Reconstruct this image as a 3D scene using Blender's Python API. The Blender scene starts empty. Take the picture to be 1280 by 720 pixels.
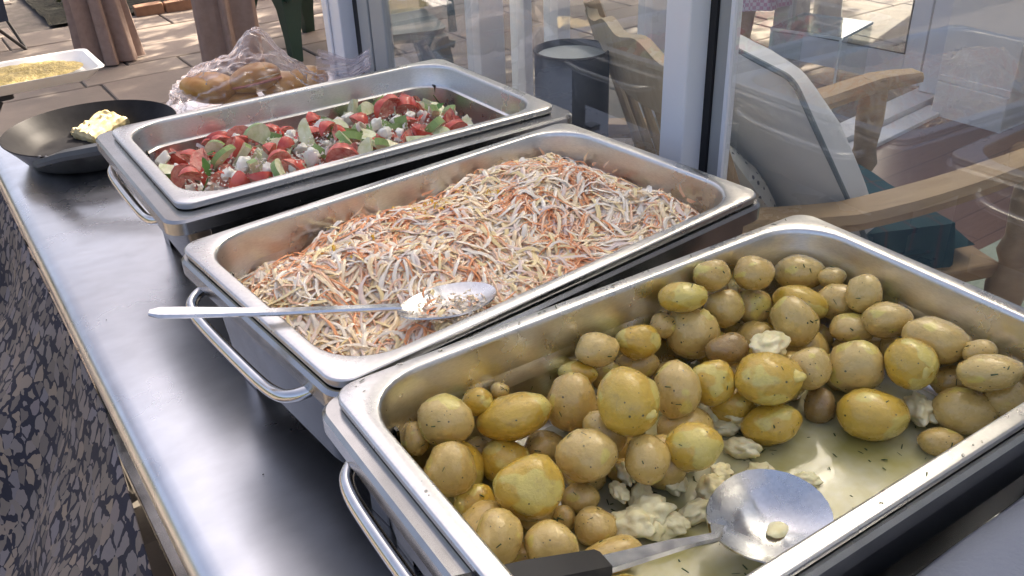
import bpy, bmesh, math, random
from mathutils import Vector, Matrix, noise
random.seed(7)
R = math.radians
col = bpy.context.scene.collection
scn = bpy.context.scene

# ------------------------------------------------------------------ camera
# solved from the three gastronorm trays (0.53 x 0.325 m); tray rims lie at RIM
RIM = 1.05
TOP = RIM - 0.18          # steel table top
FPX = 1115.29
CAM = Vector((-0.50155775, -0.69070998, 0.40649018 + RIM))
RT = Vector((0.77472647, -0.63135592, -0.03447604))
UPV = Vector((0.33959061, 0.36947338, 0.86496684))
FW = Vector((0.53336396, 0.68182044, -0.50064336))
cd = bpy.data.cameras.new('camera'); cam = bpy.data.objects.new('camera', cd); col.objects.link(cam)
m = Matrix.Identity(4)
for i in range(3):
    m[i][0] = RT[i]; m[i][1] = UPV[i]; m[i][2] = -FW[i]; m[i][3] = CAM[i]
cam.matrix_world = m
cd.sensor_width = 36; cd.lens = 36 * FPX / 1280; cd.clip_start = 0.02; cd.clip_end = 400
scn.camera = cam

# ------------------------------------------------------------------ sky, sun, exposure
SUN_EL, SUN_AZ = 42, 14            # azimuth of the sun measured from +x towards +y
w = bpy.data.worlds.new('World'); scn.world = w; w.use_nodes = True
nt = w.node_tree; bg = nt.nodes['Background']
sky = nt.nodes.new('ShaderNodeTexSky'); sky.sky_type = 'NISHITA'; sky.sun_disc = False
sky.sun_elevation = R(SUN_EL); sky.sun_rotation = R(90 - SUN_AZ); sky.dust_density = 8.0
sky.air_density = 0.6; sky.ozone_density = 0.4
nt.links.new(sky.outputs[0], bg.inputs[0]); bg.inputs[1].default_value = 0.15
sl = bpy.data.lights.new('sun', 'SUN'); sl.energy = 4.0; sl.angle = R(0.5); sl.color = (1, .93, .82)
so = bpy.data.objects.new('sun', sl); col.objects.link(so)
sd = Vector((math.cos(R(SUN_EL)) * math.cos(R(SUN_AZ)), math.cos(R(SUN_EL)) * math.sin(R(SUN_AZ)), math.sin(R(SUN_EL))))
so.rotation_euler = sd.to_track_quat('Z', 'Y').to_euler(); so.location = (3, 3, 8)
vs = scn.view_settings
vs.view_transform = 'Standard'; vs.look = 'None'; vs.gamma = 1; vs.use_curve_mapping = False
vs.exposure = 1.8
vs.use_white_balance = True; vs.white_balance_temperature = 7150; vs.white_balance_tint = 12    # set for open shade

# ------------------------------------------------------------------ helpers
def ray(px, py):
    return RT * ((px - 640) / FPX) - UPV * ((py - 360) / FPX) + FW
def at(px, py, z):
    d = ray(px, py); return CAM + d * ((z - CAM.z) / d.z)
SITE = R(-4.646)                       # table, paving and glass wall share this direction
CS, SN = math.cos(SITE), math.sin(SITE)
def S(e, s, z=0.0): return Vector((e * CS - s * SN, e * SN + s * CS, z))
def toS(v): return (v.x * CS + v.y * SN, -v.x * SN + v.y * CS)

def smooth_path(pts, sub=5):
    P = [Vector(p) for p in pts]; out = []
    for i in range(len(P)-1):
        a, b, c, d = P[max(i-1,0)], P[i], P[i+1], P[min(i+2,len(P)-1)]
        for k in range(sub):
            t = k/sub; out.append(.5*((2*b) + (c-a)*t + (2*a-5*b+4*c-d)*t*t + (3*b-a-3*c+d)*t**3))
    return out + [P[-1]]
class MB:
    def __init__(s): s.v = []; s.f = []; s.mi = []
    def add(s, vs, fs, mi=0):
        o = len(s.v); s.v += [tuple(v) for v in vs]; s.f += [tuple(i + o for i in f) for f in fs]; s.mi += [mi] * len(fs); return s
    def box(s, x0, x1, y0, y1, z0, z1, b=0.0, mi=0):
        if b <= 0:
            return s.add([(x0,y0,z0),(x1,y0,z0),(x1,y1,z0),(x0,y1,z0),(x0,y0,z1),(x1,y0,z1),(x1,y1,z1),(x0,y1,z1)],
                [(0,3,2,1),(4,5,6,7),(0,1,5,4),(1,2,6,5),(2,3,7,6),(3,0,4,7)], mi)
        bm = bmesh.new(); bmesh.ops.create_cube(bm, size=1)
        for v in bm.verts:
            v.co = Vector(((x0+x1)/2 + v.co.x*(x1-x0), (y0+y1)/2 + v.co.y*(y1-y0), (z0+z1)/2 + v.co.z*(z1-z0)))
        bmesh.ops.bevel(bm, geom=bm.edges[:], offset=b, segments=2, profile=.5, affect='EDGES')
        bm.verts.index_update()
        s.add([v.co[:] for v in bm.verts], [[v.index for v in f.verts] for f in bm.faces], mi); bm.free(); return s
    def tube(s, pts, r, n=8, cap=True, mi=0, squash=1.0):
        pts = [Vector(p) for p in pts]; k = len(pts)
        rs = r if isinstance(r, (list, tuple)) else [r] * k
        vs = []; up = None
        for i, p in enumerate(pts):
            t = (pts[min(i+1, k-1)] - pts[max(i-1, 0)]).normalized()
            if up is None: up = Vector((0,0,1)) if abs(t.z) < .9 else Vector((1,0,0))
            a = t.cross(up)
            a = a.normalized() if a.length > 1e-6 else t.orthogonal().normalized()
            b = a.cross(t).normalized(); up = b
            for j in range(n):
                q = 2*math.pi*j/n; vs.append(p + a*(math.cos(q)*rs[i]) + b*(math.sin(q)*rs[i]*squash))
        fs = [(i*n+j, i*n+(j+1)%n, (i+1)*n+(j+1)%n, (i+1)*n+j) for i in range(k-1) for j in range(n)]
        if cap: fs += [tuple(range(n-1,-1,-1)), tuple(range((k-1)*n, k*n))]
        return s.add(vs, fs, mi)
    def loops(s, L, close0=True, close1=True, mi=0):
        n = len(L[0]); vs = [p for l in L for p in l]
        fs = [(i*n+j, i*n+(j+1)%n, (i+1)*n+(j+1)%n, (i+1)*n+j) for i in range(len(L)-1) for j in range(n)]
        if close0: fs.append(tuple(range(n-1,-1,-1)))
        if close1: fs.append(tuple(range((len(L)-1)*n, len(L)*n)))
        return s.add(vs, fs, mi)
    def lathe(s, prof, n=24, c=(0,0,0), mi=0, close0=True, close1=True):
        return s.loops([[(c[0]+r*math.cos(2*math.pi*j/n), c[1]+r*math.sin(2*math.pi*j/n), c[2]+z) for j in range(n)] for r, z in prof], close0, close1, mi)
    def mesh(s, name, mats, smooth=False, sharp=True):
        me = bpy.data.meshes.new(name); me.from_pydata(s.v, [], s.f)
        for q in (mats if isinstance(mats, (list, tuple)) else [mats]): me.materials.append(q)
        if any(s.mi): me.polygons.foreach_set('material_index', s.mi)
        if smooth:
            me.polygons.foreach_set('use_smooth', [True] * len(s.f))
        me.update()
        bm = bmesh.new(); bm.from_mesh(me); bmesh.ops.recalc_face_normals(bm, faces=bm.faces[:])
        if smooth and sharp:
            for e in bm.edges:
                if len(e.link_faces) == 2 and e.calc_face_angle(0) > R(38): e.smooth = False
        bm.to_mesh(me); bm.free()
        return me
    def build(s, name, mats, parent=None, smooth=False):
        return link(name, s.mesh(name, mats, smooth), parent)
def link(name, me, parent=None):
    o = bpy.data.objects.new(name, me); col.objects.link(o)
    if parent: o.parent = parent
    return o
def tag(o, label=None, cat=None, group=None, kind=None):
    if label: o['label'] = label
    if cat: o['category'] = cat
    if group: o['group'] = group
    if kind: o['kind'] = kind
    return o
def thing(name, label, cat, loc=(0,0,0), rz=0.0, group=None):
    o = bpy.data.objects.new(name, None); col.objects.link(o); o.empty_display_size = .1
    o.location = loc; o.rotation_euler = (0,0,rz); return tag(o, label, cat, group)
def rr(hx, hy, r, z, n=7, cx=0, cy=0):
    out = []
    for k, (sx, sy) in enumerate(((1,1),(-1,1),(-1,-1),(1,-1))):
        for i in range(n+1):
            a = (k + i/n) * math.pi/2
            out.append((cx + sx*(hx-r) + r*math.cos(a), cy + sy*(hy-r) + r*math.sin(a), z))
    return out

# ------------------------------------------------------------------ materials
def mat(name, base=(.5,.5,.5), rough=.5, metal=0, **kw):
    M = bpy.data.materials.new(name); M.use_nodes = True
    b = M.node_tree.nodes['Principled BSDF']
    b.inputs['Base Color'].default_value = (*base, 1); b.inputs['Roughness'].default_value = rough; b.inputs['Metallic'].default_value = metal
    for k, v in kw.items():
        b.inputs[k.replace('_', ' ')].default_value = v
    return M
def N(M, t, **kw):
    n = M.node_tree.nodes.new(t)
    for k, v in kw.items():
        if k in n.inputs: n.inputs[k].default_value = v
        else: setattr(n, k, v)
    return n
def L(M, a, b): M.node_tree.links.new(a, b)
def B(M): return M.node_tree.nodes['Principled BSDF']
def coord(M, kind='Object', scale=(1,1,1)):
    tc = N(M, 'ShaderNodeTexCoord'); mp = N(M, 'ShaderNodeMapping'); mp.inputs['Scale'].default_value = scale
    L(M, tc.outputs[kind], mp.inputs[0]); return mp.outputs[0]
def noise_tex(M, vec, scale, detail=4, rough=.55):
    n = N(M, 'ShaderNodeTexNoise'); n.inputs['Scale'].default_value = scale; n.inputs['Detail'].default_value = detail; n.inputs['Roughness'].default_value = rough
    if vec: L(M, vec, n.inputs['Vector'])
    return n.outputs['Fac']
def ramp(M, fac, stops, interp='LINEAR'):
    r = N(M, 'ShaderNodeValToRGB'); r.color_ramp.interpolation = interp
    el = r.color_ramp.elements
    while len(el) < len(stops): el.new(.5)
    for e, (p, c) in zip(el, stops): e.position = p; e.color = (*c, 1) if len(c) == 3 else c
    L(M, fac, r.inputs[0]); return r.outputs[0]
def mixc(M, fac, a, b, blend='MIX'):
    x = N(M, 'ShaderNodeMix', data_type='RGBA', blend_type=blend)
    for s, v in ((0, fac), (6, a), (7, b)):
        if isinstance(v, (int, float)): x.inputs[s].default_value = v
        elif isinstance(v, tuple): x.inputs[s].default_value = (*v, 1)
        else: L(M, v, x.inputs[s])
    return x.outputs[2]
def bump(M, h, st=.3, dist=.002):
    b = N(M, 'ShaderNodeBump'); b.inputs['Strength'].default_value = st; b.inputs['Distance'].default_value = dist
    L(M, h, b.inputs['Height']); L(M, b.outputs[0], B(M).inputs['Normal'])
def varied(name, c1, c2, scale=20, rough=.6, bst=.2, bdist=.002, bscale=None, kind='Object', mscale=(1,1,1), **kw):
    M = mat(name, c1, rough, **kw); v = coord(M, kind, mscale)
    f = noise_tex(M, v, scale); L(M, ramp(M, f, [(.3, c1), (.7, c2)]), B(M).inputs['Base Color'])
    if bst: bump(M, noise_tex(M, v, bscale or scale*3), bst, bdist)
    return M

def steel(name, base=(.62,.62,.61), rough=(.16,.34), wave=.05, smear=8, streak=(1,1,1), dist=.003):
    M = mat(name, base, .25, 1.0); v = coord(M)
    f = noise_tex(M, v, smear, 5, .6)
    r = N(M, 'ShaderNodeMapRange'); L(M, f, r.inputs[0]); r.inputs[1].default_value = .3; r.inputs[2].default_value = .7
    r.inputs[3].default_value = rough[0]; r.inputs[4].default_value = rough[1]; L(M, r.outputs[0], B(M).inputs['Roughness'])
    L(M, ramp(M, noise_tex(M, coord(M, 'Object', streak), smear*5, 3), [(.3, tuple(c*.86 for c in base)), (.7, base)]), B(M).inputs['Base Color'])
    bump(M, noise_tex(M, v, 7, 2), wave, dist)
    return M
m_table = steel('table_steel', (.74,.76,.79), (.22,.34), .10, 4, (1, 1.5, 1), .006)
m_pan = steel('tray_steel', (.70,.695,.68), (.22,.36), .08, 14, (3, 3, 12), .002)
m_frame = steel('chafer_steel', (.42,.42,.42), (.15,.3), .05, 10)
m_dark = steel('waterpan_steel', (.06,.06,.063), (.12,.28), .08, 10)
m_chrome = steel('handle_steel', (.68,.68,.68), (.1,.22), .02, 20)
m_spoon = steel('spoon_steel', (.70,.71,.72), (.1,.3), .05, 40)
m_black = mat('black_plastic', (.02,.02,.022), .45)
m_grip = varied('pan_handle_plastic', (.05,.05,.052), (.07,.07,.07), 40, .3, .1)
m_nonstick = varied('nonstick', (.014,.014,.016), (.024,.024,.026), 30, .42, .05, Specular_IOR_Level=.06)
m_pansteel = varied('worn_pan_steel', (.10,.095,.09), (.2,.19,.18), 25, .4, .1, metal=.8)
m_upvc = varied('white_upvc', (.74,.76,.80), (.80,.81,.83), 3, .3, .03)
m_upvc_shade = varied('shaded_upvc', (.33,.34,.34), (.38,.39,.38), 4, .4, .03)  # white frame in shadow, its shade put into the grey base colour
m_gasket = mat('rubber_gasket', (.012,.012,.014), .6)
m_white = varied('white_paint', (.74,.74,.72), (.8,.8,.78), 5, .5, .05)
m_ceramic = mat('white_ceramic', (.78,.78,.77), .15)

def glass_mat(name, ior=1.6, tint=(.93,.96,.95), rough=0.0, haze=.0):
    M = bpy.data.materials.new(name); M.use_nodes = True; t = M.node_tree; t.nodes.remove(B(M)); out = t.nodes['Material Output']
    lw_ = N(M, 'ShaderNodeLayerWeight', Blend=.5); pw = N(M, 'ShaderNodeMath', operation='POWER'); pw.inputs[1].default_value = 5; L(M, lw_.outputs['Facing'], pw.inputs[0])
    f0 = ((ior-1)/(ior+1))**2 * 1.6
    fr = N(M, 'ShaderNodeMapRange'); L(M, pw.outputs[0], fr.inputs[0]); fr.inputs[3].default_value = f0; fr.inputs[4].default_value = .95; tr = N(M, 'ShaderNodeBsdfTransparent'); tr.inputs[0].default_value = (*tint, 1)
    gl = N(M, 'ShaderNodeBsdfGlossy'); gl.inputs['Roughness'].default_value = rough; gl.inputs[0].default_value = (1,1,1,1)
    mx = N(M, 'ShaderNodeMixShader'); dz = N(M, 'ShaderNodeBsdfDiffuse'); dz.inputs[0].default_value = (.62,.68,.74,1)
    dm = N(M, 'ShaderNodeMixShader'); L(M, tr.outputs[0], dm.inputs[1]); L(M, dz.outputs[0], dm.inputs[2])
    dr = N(M, 'ShaderNodeMapRange'); L(M, noise_tex(M, coord(M, 'Object', (1, 2.2, .8)), 2.5, 4), dr.inputs[0]); dr.inputs[1].default_value = .35; dr.inputs[2].default_value = .7; dr.inputs[3].default_value = haze*.55; dr.inputs[4].default_value = haze*1.5; L(M, dr.outputs[0], dm.inputs[0])
    L(M, fr.outputs[0], mx.inputs[0]); L(M, dm.outputs[0], mx.inputs[1]); L(M, gl.outputs[0], mx.inputs[2]); L(M, mx.outputs[0], out.inputs[0])
    return M
m_glass = glass_mat('window_glass', 1.75, (.88,.92,.92), 0.0, .11)
m_acrylic = glass_mat('table_glass', 1.7, (.86,.9,.89))

# =================================================================== GROUND
m_ground = varied('lawn', (.05,.075,.022), (.09,.11,.04), 6, .95, .5, .02)
ground = MB().add([(-120,-120,-.03),(120,-120,-.03),(120,120,-.03),(-120,120,-.03)], [(0,1,2,3)]).build('ground', m_ground); tag(ground, kind='structure')
m_joint = varied('patio_joint', (.11,.10,.085), (.17,.15,.13), 12, .95, .4)
m_slabs = []
for i, (a, b) in enumerate((((.19,.155,.13),(.25,.205,.17)), ((.22,.185,.155),(.275,.23,.19)), ((.165,.14,.118),(.22,.185,.155)))):
    M = varied('sandstone_%d' % i, a, b, 3.5, .8, .35, .004, 22); m_slabs.append(M)
patio = MB().add([S(-6,-5,-.012), S(7.5,-5,-.012), S(7.5,9.5,-.012), S(-6,9.5,-.012)], [(0,1,2,3)]).build('patio', m_joint); tag(patio, kind='structure')
rnd = random.Random(3)
def slab(e0, e1, s0, s1, mi):
    g = .006; dz = rnd.uniform(-.002,.003); mb = MB()
    b = .006
    l0 = [S(e0+g,s0+g,-.03+dz), S(e1-g,s0+g,-.03+dz), S(e1-g,s1-g,-.03+dz), S(e0+g,s1-g,-.03+dz)]
    l1 = [S(e0+g,s0+g,-.005+dz), S(e1-g,s0+g,-.005+dz), S(e1-g,s1-g,-.005+dz), S(e0+g,s1-g,-.005+dz)]
    l2 = [S(e0+g+b,s0+g+b,dz), S(e1-g-b,s0+g+b,dz), S(e1-g-b,s1-g-b,dz), S(e0+g+b,s1-g-b,dz)]
    mb.loops([l0, l1, l2]).build('paving_slab', m_slabs[mi], patio)
s0 = 1.42; row = 0
while s0 < 8.9:
    h = (.45, .45, .6, .3)[row % 4] if row % 5 else .45
    e0 = -2.2 - rnd.uniform(0, .5)
    while e0 < 6.0:
        wd = rnd.choice((.45, .6, .6, .75, .9)); 
        if not (s0 > 6.3 and e0 + wd > .5 and e0 < 4.2): slab(e0, e0 + wd, s0, s0 + h, rnd.choice((0,0,1,2)))
        e0 += wd
    s0 += h; row += 1
# slabs round the near end of the table (seen beside the net)
for i in range(5):
    for j in range(7):
        slab(-2.4 + j*.6 - (i % 2)*.25, -1.8 + j*.6 - (i % 2)*.25, -1.3 + i*.45, -.85 + i*.45, rnd.choice((0,1,2)))

# garden bed at the far side of the paving with a brick edging
m_soil = varied('soil', (.012,.013,.008), (.03,.03,.018), 8, .95, .8, .03)
m_brick = varied('edging_brick', (.22,.12,.075), (.36,.20,.12), 9, .85, .4, .004)
m_leafd = varied('shade_leaf', (.03,.055,.02), (.06,.10,.03), 5, .6, .1)
bed = thing('garden_bed', 'dark soil garden bed edged with orange bricks beyond the paving', 'garden bed', S(2.2, 7.2))
bed.rotation_euler.z = SITE
gb = MB(); n = 16
gv = [(-1.75 + 3.6*i/n, -.8 + 1.7*j/n, .02 + .05*noise.noise((i*.6, j*.6, 2))) for j in range(n+1) for i in range(n+1)]
gb.add(gv, [(j*(n+1)+i, j*(n+1)+i+1, (j+1)*(n+1)+i+1, (j+1)*(n+1)+i) for j in range(n) for i in range(n)]).build('soil', m_soil, bed, True)
bk = MB().box(-.1, .1, -.05, .05, -.02, .075, .008).mesh('brick', m_brick)
for i in range(3, 17):
    o = link('brick', bk, bed); o.location = (-1.72 + i*.212, -.87 + rnd.uniform(-.012,.012), 0); o.rotation_euler = (rnd.uniform(-.05,.05), rnd.uniform(-.04,.04), rnd.uniform(-.08,.08))
def leaf_cloud(pts, size, rng):
    mb = MB()
    for p in pts:
        d = Vector((rng.gauss(0,1), rng.gauss(0,1), rng.gauss(.4,1))).normalized(); a = d.orthogonal().normalized(); b = d.cross(a)
        q = rng.uniform(0, 6.28); u = a*math.cos(q) + b*math.sin(q); v = d.cross(u); l = size*rng.uniform(.6,1.3); p = Vector(p)
        mb.add([p - u*l, p + v*l*.45 + d*l*.1, p + u*l, p - v*l*.45 + d*l*.1], [(0,1,2,3)])
    return mb
pl = MB()
pts = [(rnd.uniform(-1.6,1.7), rnd.uniform(-.5,.85), rnd.uniform(.05,.32)) for _ in range(1500)]
o = leaf_cloud(pts, .05, rnd).build('ground_cover', m_leafd, bed); tag(o, kind='stuff')

# =================================================================== HOUSE (behind the conservatory, shades the table)
m_hb = mat('house_brick', (.4,.2,.12), .85)
bt = N(m_hb, 'ShaderNodeTexBrick'); bt.inputs['Color1'].default_value = (.42,.19,.10,1); bt.inputs['Color2'].default_value = (.52,.27,.15,1); bt.inputs['Mortar'].default_value = (.5,.45,.38,1)
bt.inputs['Scale'].default_value = 1; bt.inputs['Brick Width'].default_value = .225; bt.inputs['Row Height'].default_value = .075; bt.inputs['Mortar Size'].default_value = .01
tcx = N(m_hb, 'ShaderNodeTexCoord'); sx = N(m_hb, 'ShaderNodeSeparateXYZ'); cx = N(m_hb, 'ShaderNodeCombineXYZ')
L(m_hb, tcx.outputs['Object'], sx.inputs[0]); L(m_hb, sx.outputs[1], cx.inputs[0]); L(m_hb, sx.outputs[2], cx.inputs[1]); L(m_hb, cx.outputs[0], bt.inputs['Vector'])
L(m_hb, bt.outputs[0], B(m_hb).inputs['Base Color'])
house = thing('brick_house', 'orange brick house rising behind the white glazed room', 'house', S(5.6, -1), SITE)
MB().box(0, 6, -6, 3.9, 0, 7.0).build('wall', m_hb, house)
m_tile = varied('roof_tile', (.16,.08,.06), (.24,.12,.08), 8, .8, .4)
MB().loops([[(-.4,-6.3,7.0),(6.4,-6.3,7.0),(6.4,4.1,7.0),(-.4,4.1,7.0)], [(2.9,-6.3,9),(3.1,-6.3,9),(3.1,4.1,9),(2.9,4.1,9)]]).build('roof', m_tile, house)
for y in (-3.5, -.5, 2.2):
    wn = MB().box(-.03, .05, y-.6, y+.6, 3.3, 4.4).build('window', m_upvc, house)
    MB().box(-.034, -.031, y-.52, y+.52, 3.38, 4.32).build('pane', mat('dark_pane', (.03,.04,.05), .05), wn)

# =================================================================== CONSERVATORY
EW, SE = .40, 1.30                       # glass plane, end-wall plane
con = thing('conservatory', 'white framed conservatory with large glass panes beside the buffet table', 'conservatory', (0,0,0), SITE)
def part(name, mt, *boxes, parent=con, bev=.003):
    mb = MB()
    if 'pane' in name:
        for x0, x1, y0, y1, z0, z1 in boxes:
            if x1 - x0 < y1 - y0: mb.add([((x0+x1)/2,y0,z0),((x0+x1)/2,y1,z0),((x0+x1)/2,y1,z1),((x0+x1)/2,y0,z1)], [(0,1,2,3)])
            else: mb.add([(x0,(y0+y1)/2,z0),(x1,(y0+y1)/2,z0),(x1,(y0+y1)/2,z1),(x0,(y0+y1)/2,z1)], [(0,1,2,3)])
        return mb.build(name, mt, parent)
    for b in boxes: mb.box(*b, b=bev)
    return mb.build(name, mt, parent)
SILL, HEAD = .72, 2.45
# long wall facing the table: mullion between the two big panes
part('mullion', m_upvc, (EW-.04, EW+.05, .070, .1135, SILL, HEAD))
part('gasket', m_gasket, (EW-.006, EW+.01, .0585, .0695, SILL, HEAD), bev=0)
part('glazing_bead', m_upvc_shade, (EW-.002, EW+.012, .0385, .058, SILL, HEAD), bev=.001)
part('glazing_bead', m_upvc, (EW-.004, EW+.010, .0315, .038, SILL, HEAD), bev=.001)
# corner post at the end of the long wall
part('corner_post', m_upvc, (EW-.04, EW+.06, 1.135, 1.22, 0, HEAD))
part('post_trim', m_upvc, (EW-.046, EW-.0405, 1.185, 1.214, .02, HEAD))
part('gasket', m_gasket, (EW-.006, EW+.01, 1.110, 1.1345, SILL, HEAD), bev=0)
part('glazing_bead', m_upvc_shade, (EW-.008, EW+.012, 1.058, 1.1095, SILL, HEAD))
part('gasket', m_gasket, (EW-.002, EW+.01, 1.050, 1.0575, SILL, HEAD), bev=0)
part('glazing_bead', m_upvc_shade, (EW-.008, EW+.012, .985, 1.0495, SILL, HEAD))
part('post', m_upvc, (EW-.04, EW+.05, -1.75, -1.62, 0, HEAD))
part('sill', m_upvc, (EW-.045, EW+.06, -1.61, 1.133, SILL-.07, SILL-.001))
part('dwarf_wall', m_white, (EW-.02, EW+.05, -1.61, 1.133, 0, SILL-.071))
part('pane', m_glass, (EW-.003, EW+.003, .114, .9845, SILL, HEAD), bev=0)
part('pane', m_glass, (EW-.003, EW+.003, -1.618, .031, SILL, HEAD), bev=0)
part('eaves_beam', m_upvc, (EW-.05, EW+.07, -1.8, 1.34, HEAD+.001, HEAD+.14))
# end wall, door standing open; it leaves the corner at a slight angle
EA, P0, P1 = R(6.4), EW, 1.25
def epart(name, mt, *boxes, bev=.003, parent=None):
    o = part(name, mt, *[(a-P0, b-P0, c, d, e, f) for a, b, c, d, e, f in boxes], bev=bev, parent=parent or con)
    if parent is None: o.location = (P0, P1, 0); o.rotation_euler.z = EA
    return o
for a, b in ((.80,.885), (.955,.985), (1.08,1.13), (1.48,1.56)):
    epart('end_post', m_upvc, (a, b, -.03, .03, .05, HEAD))
epart('end_rail', m_upvc, (EW+.07, 1.48, -.028, .028, .0, .049))
epart('end_rail', m_upvc, (EW+.07, 3.9, -.035, .035, HEAD+.001, HEAD+.13))
for a, b in ((EW+.061, .799), (.886,.954), (.986,1.079), (1.131,1.479)):
    epart('pane', m_glass, (a, b, -.003, .003, .05, HEAD), bev=0)
epart('door_jamb', m_upvc, (3.56, 3.65, -.05, .06, .05, HEAD))
epart('door_jamb', m_upvc, (1.561, 1.62, -.05, .06, .05, HEAD))
epart('door_sill', m_white, (1.56, 3.65, -.03, .09, .0, .045))
epart('door_step', m_white, (1.6, 3.48, -.13, -.04, 0, .022))
part('pier', m_white, (3.43, 3.98, 1.17, 1.515, .0, HEAD))
part('skirting', m_white, (3.405, 3.4295, 1.165, 1.50, 0, .16))
part('skirting_bead', m_white, (3.418, 3.4295, 1.165, 1.50, .161, .19))
part('dado_rail', m_white, (3.395, 3.4295, 1.17, 1.50, .60, .66))
part('back_wall', m_white, (3.98, 4.06, -1.75, 1.17, 0, HEAD))
part('near_end_wall', m_white, (EW+.06, 4.0, -1.82, -1.755, 0, HEAD))
# open door leaf, hinged at the right jamb and swung outwards
DX = 3.62
leaf = epart('door', m_upvc, (DX-.035, DX+.035, .08, .17, .06, 2.2), (DX-.035, DX+.035, .84, .93, .06, 2.2), (DX-.035, DX+.035, .171, .839, .06, .20), (DX-.035, DX+.035, .171, .839, 2.1, 2.2))
epart('pane', m_glass, (DX-.004, DX+.004, .17, .84, .20, 2.1), parent=leaf, bev=0)
epart('gasket', m_gasket, (DX-.0365, DX+.0365, .171, .177, .201, 2.09), (DX-.0365, DX+.0365, .178, .83, .201, .207), parent=leaf, bev=0)
epart('handle', m_chrome, (DX-.07, DX-.045, .87, .89, .98, 1.12), (DX-.045, DX-.036, .86, .90, .96, 1.14), parent=leaf)
# glass roof
for i in range(7):
    y = -1.75 + i*.5
    mb = MB(); mb.add([(EW-.1,y-.025,HEAD+.141),(EW-.1,y+.025,HEAD+.141),(4.05,y+.025,HEAD+.85),(4.05,y-.025,HEAD+.85),(EW-.1,y-.025,HEAD+.19),(EW-.1,y+.025,HEAD+.19),(4.05,y+.025,HEAD+.9),(4.05,y-.025,HEAD+.9)],
        [(0,1,2,3),(4,7,6,5),(0,4,5,1),(1,5,6,2),(2,6,7,3),(3,7,4,0)]).build('roof_bar', m_upvc, con)
    if i < 6:
        MB().add([(EW-.1,y+.026,HEAD+.17),(EW-.1,y+.474,HEAD+.17),(4.05,y+.474,HEAD+.88),(4.05,y+.026,HEAD+.88)], [(0,1,2,3)]).build('roof_pane', m_glass, con)
m_floor = mat('wood_floor', (.2,.1,.06), .35); v = coord(m_floor, 'Object', (1, 1, 1))
wv = N(m_floor, 'ShaderNodeTexBrick'); wv.inputs['Color1'].default_value = (.20,.105,.07,1); wv.inputs['Color2'].default_value = (.26,.14,.09,1); wv.inputs['Mortar'].default_value = (.08,.04,.03,1)
wv.inputs['Brick Width'].default_value = 1.2; wv.inputs['Row Height'].default_value = .13; wv.inputs['Mortar Size'].default_value = .003; wv.inputs['Scale'].default_value = 1
L(m_floor, v, wv.inputs['Vector'])
L(m_floor, mixc(m_floor, .35, wv.outputs[0], ramp(m_floor, noise_tex(m_floor, coord(m_floor, 'Object', (2, 30, 1)), 4), [(.3, (.15,.08,.05)), (.7, (.30,.17,.11))])), B(m_floor).inputs['Base Color'])
cf = MB().add([(EW+.05,-1.75,.004),(3.98,-1.75,.004),(3.98,1.60,.004),(EW+.05,1.22,.004),(EW+.05,-1.75,-.02),(3.98,-1.75,-.02),(3.98,1.60,-.02),(EW+.05,1.22,-.02)], [(0,1,2,3),(4,7,6,5),(0,4,5,1),(1,5,6,2),(2,6,7,3),(3,7,4,0)]).build('floor', m_floor); cf.rotation_euler.z = SITE; tag(cf, kind='structure')

# =================================================================== INSIDE THE GLASS
m_pine = varied('pine', (.33,.22,.115), (.45,.32,.18), 6, .45, .15, .002, 25, 'Object', (1, 6, 6))
m_cream = varied('cream_cushion', (.62,.65,.67), (.72,.74,.74), 5, .9, .6, .012, 7)
m_pipe = mat('grey_piping', (.16,.20,.21), .8)
m_dot = mat('dotted_cotton', (.62,.62,.56), .9)
vo = N(m_dot, 'ShaderNodeTexVoronoi'); vo.inputs['Scale'].default_value = 45; vo.inputs['Randomness'].default_value = .3
L(m_dot, coord(m_dot), vo.inputs['Vector']); L(m_dot, ramp(m_dot, vo.outputs['Distance'], [(.2, (.05,.06,.08)), (.26, (.62,.62,.56))]), B(m_dot).inputs['Base Color'])
m_tartan = mat('teal_tartan', (.02,.08,.1), .9); v = coord(m_tartan)
sxyz = N(m_tartan, 'ShaderNodeSeparateXYZ'); L(m_tartan, v, sxyz.inputs[0])
def stripes(M, sock, freq, c1, c2, lo=.75):
    mt = N(M, 'ShaderNodeMath', operation='MULTIPLY'); mt.inputs[1].default_value = freq; L(M, sock, mt.inputs[0])
    si = N(M, 'ShaderNodeMath', operation='SINE'); L(M, mt.outputs[0], si.inputs[0])
    return ramp(M, si.outputs[0], [(lo, c1), (lo + .1, c2)])
ta = mixc(m_tartan, .5, stripes(m_tartan, sxyz.outputs[0], 85, (.008,.055,.07), (.13,.035,.04), .9), stripes(m_tartan, sxyz.outputs[1], 85, (.012,.07,.085), (.10,.075,.04), .9))
L(m_tartan, ta, B(m_tartan).inputs['Base Color'])

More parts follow.
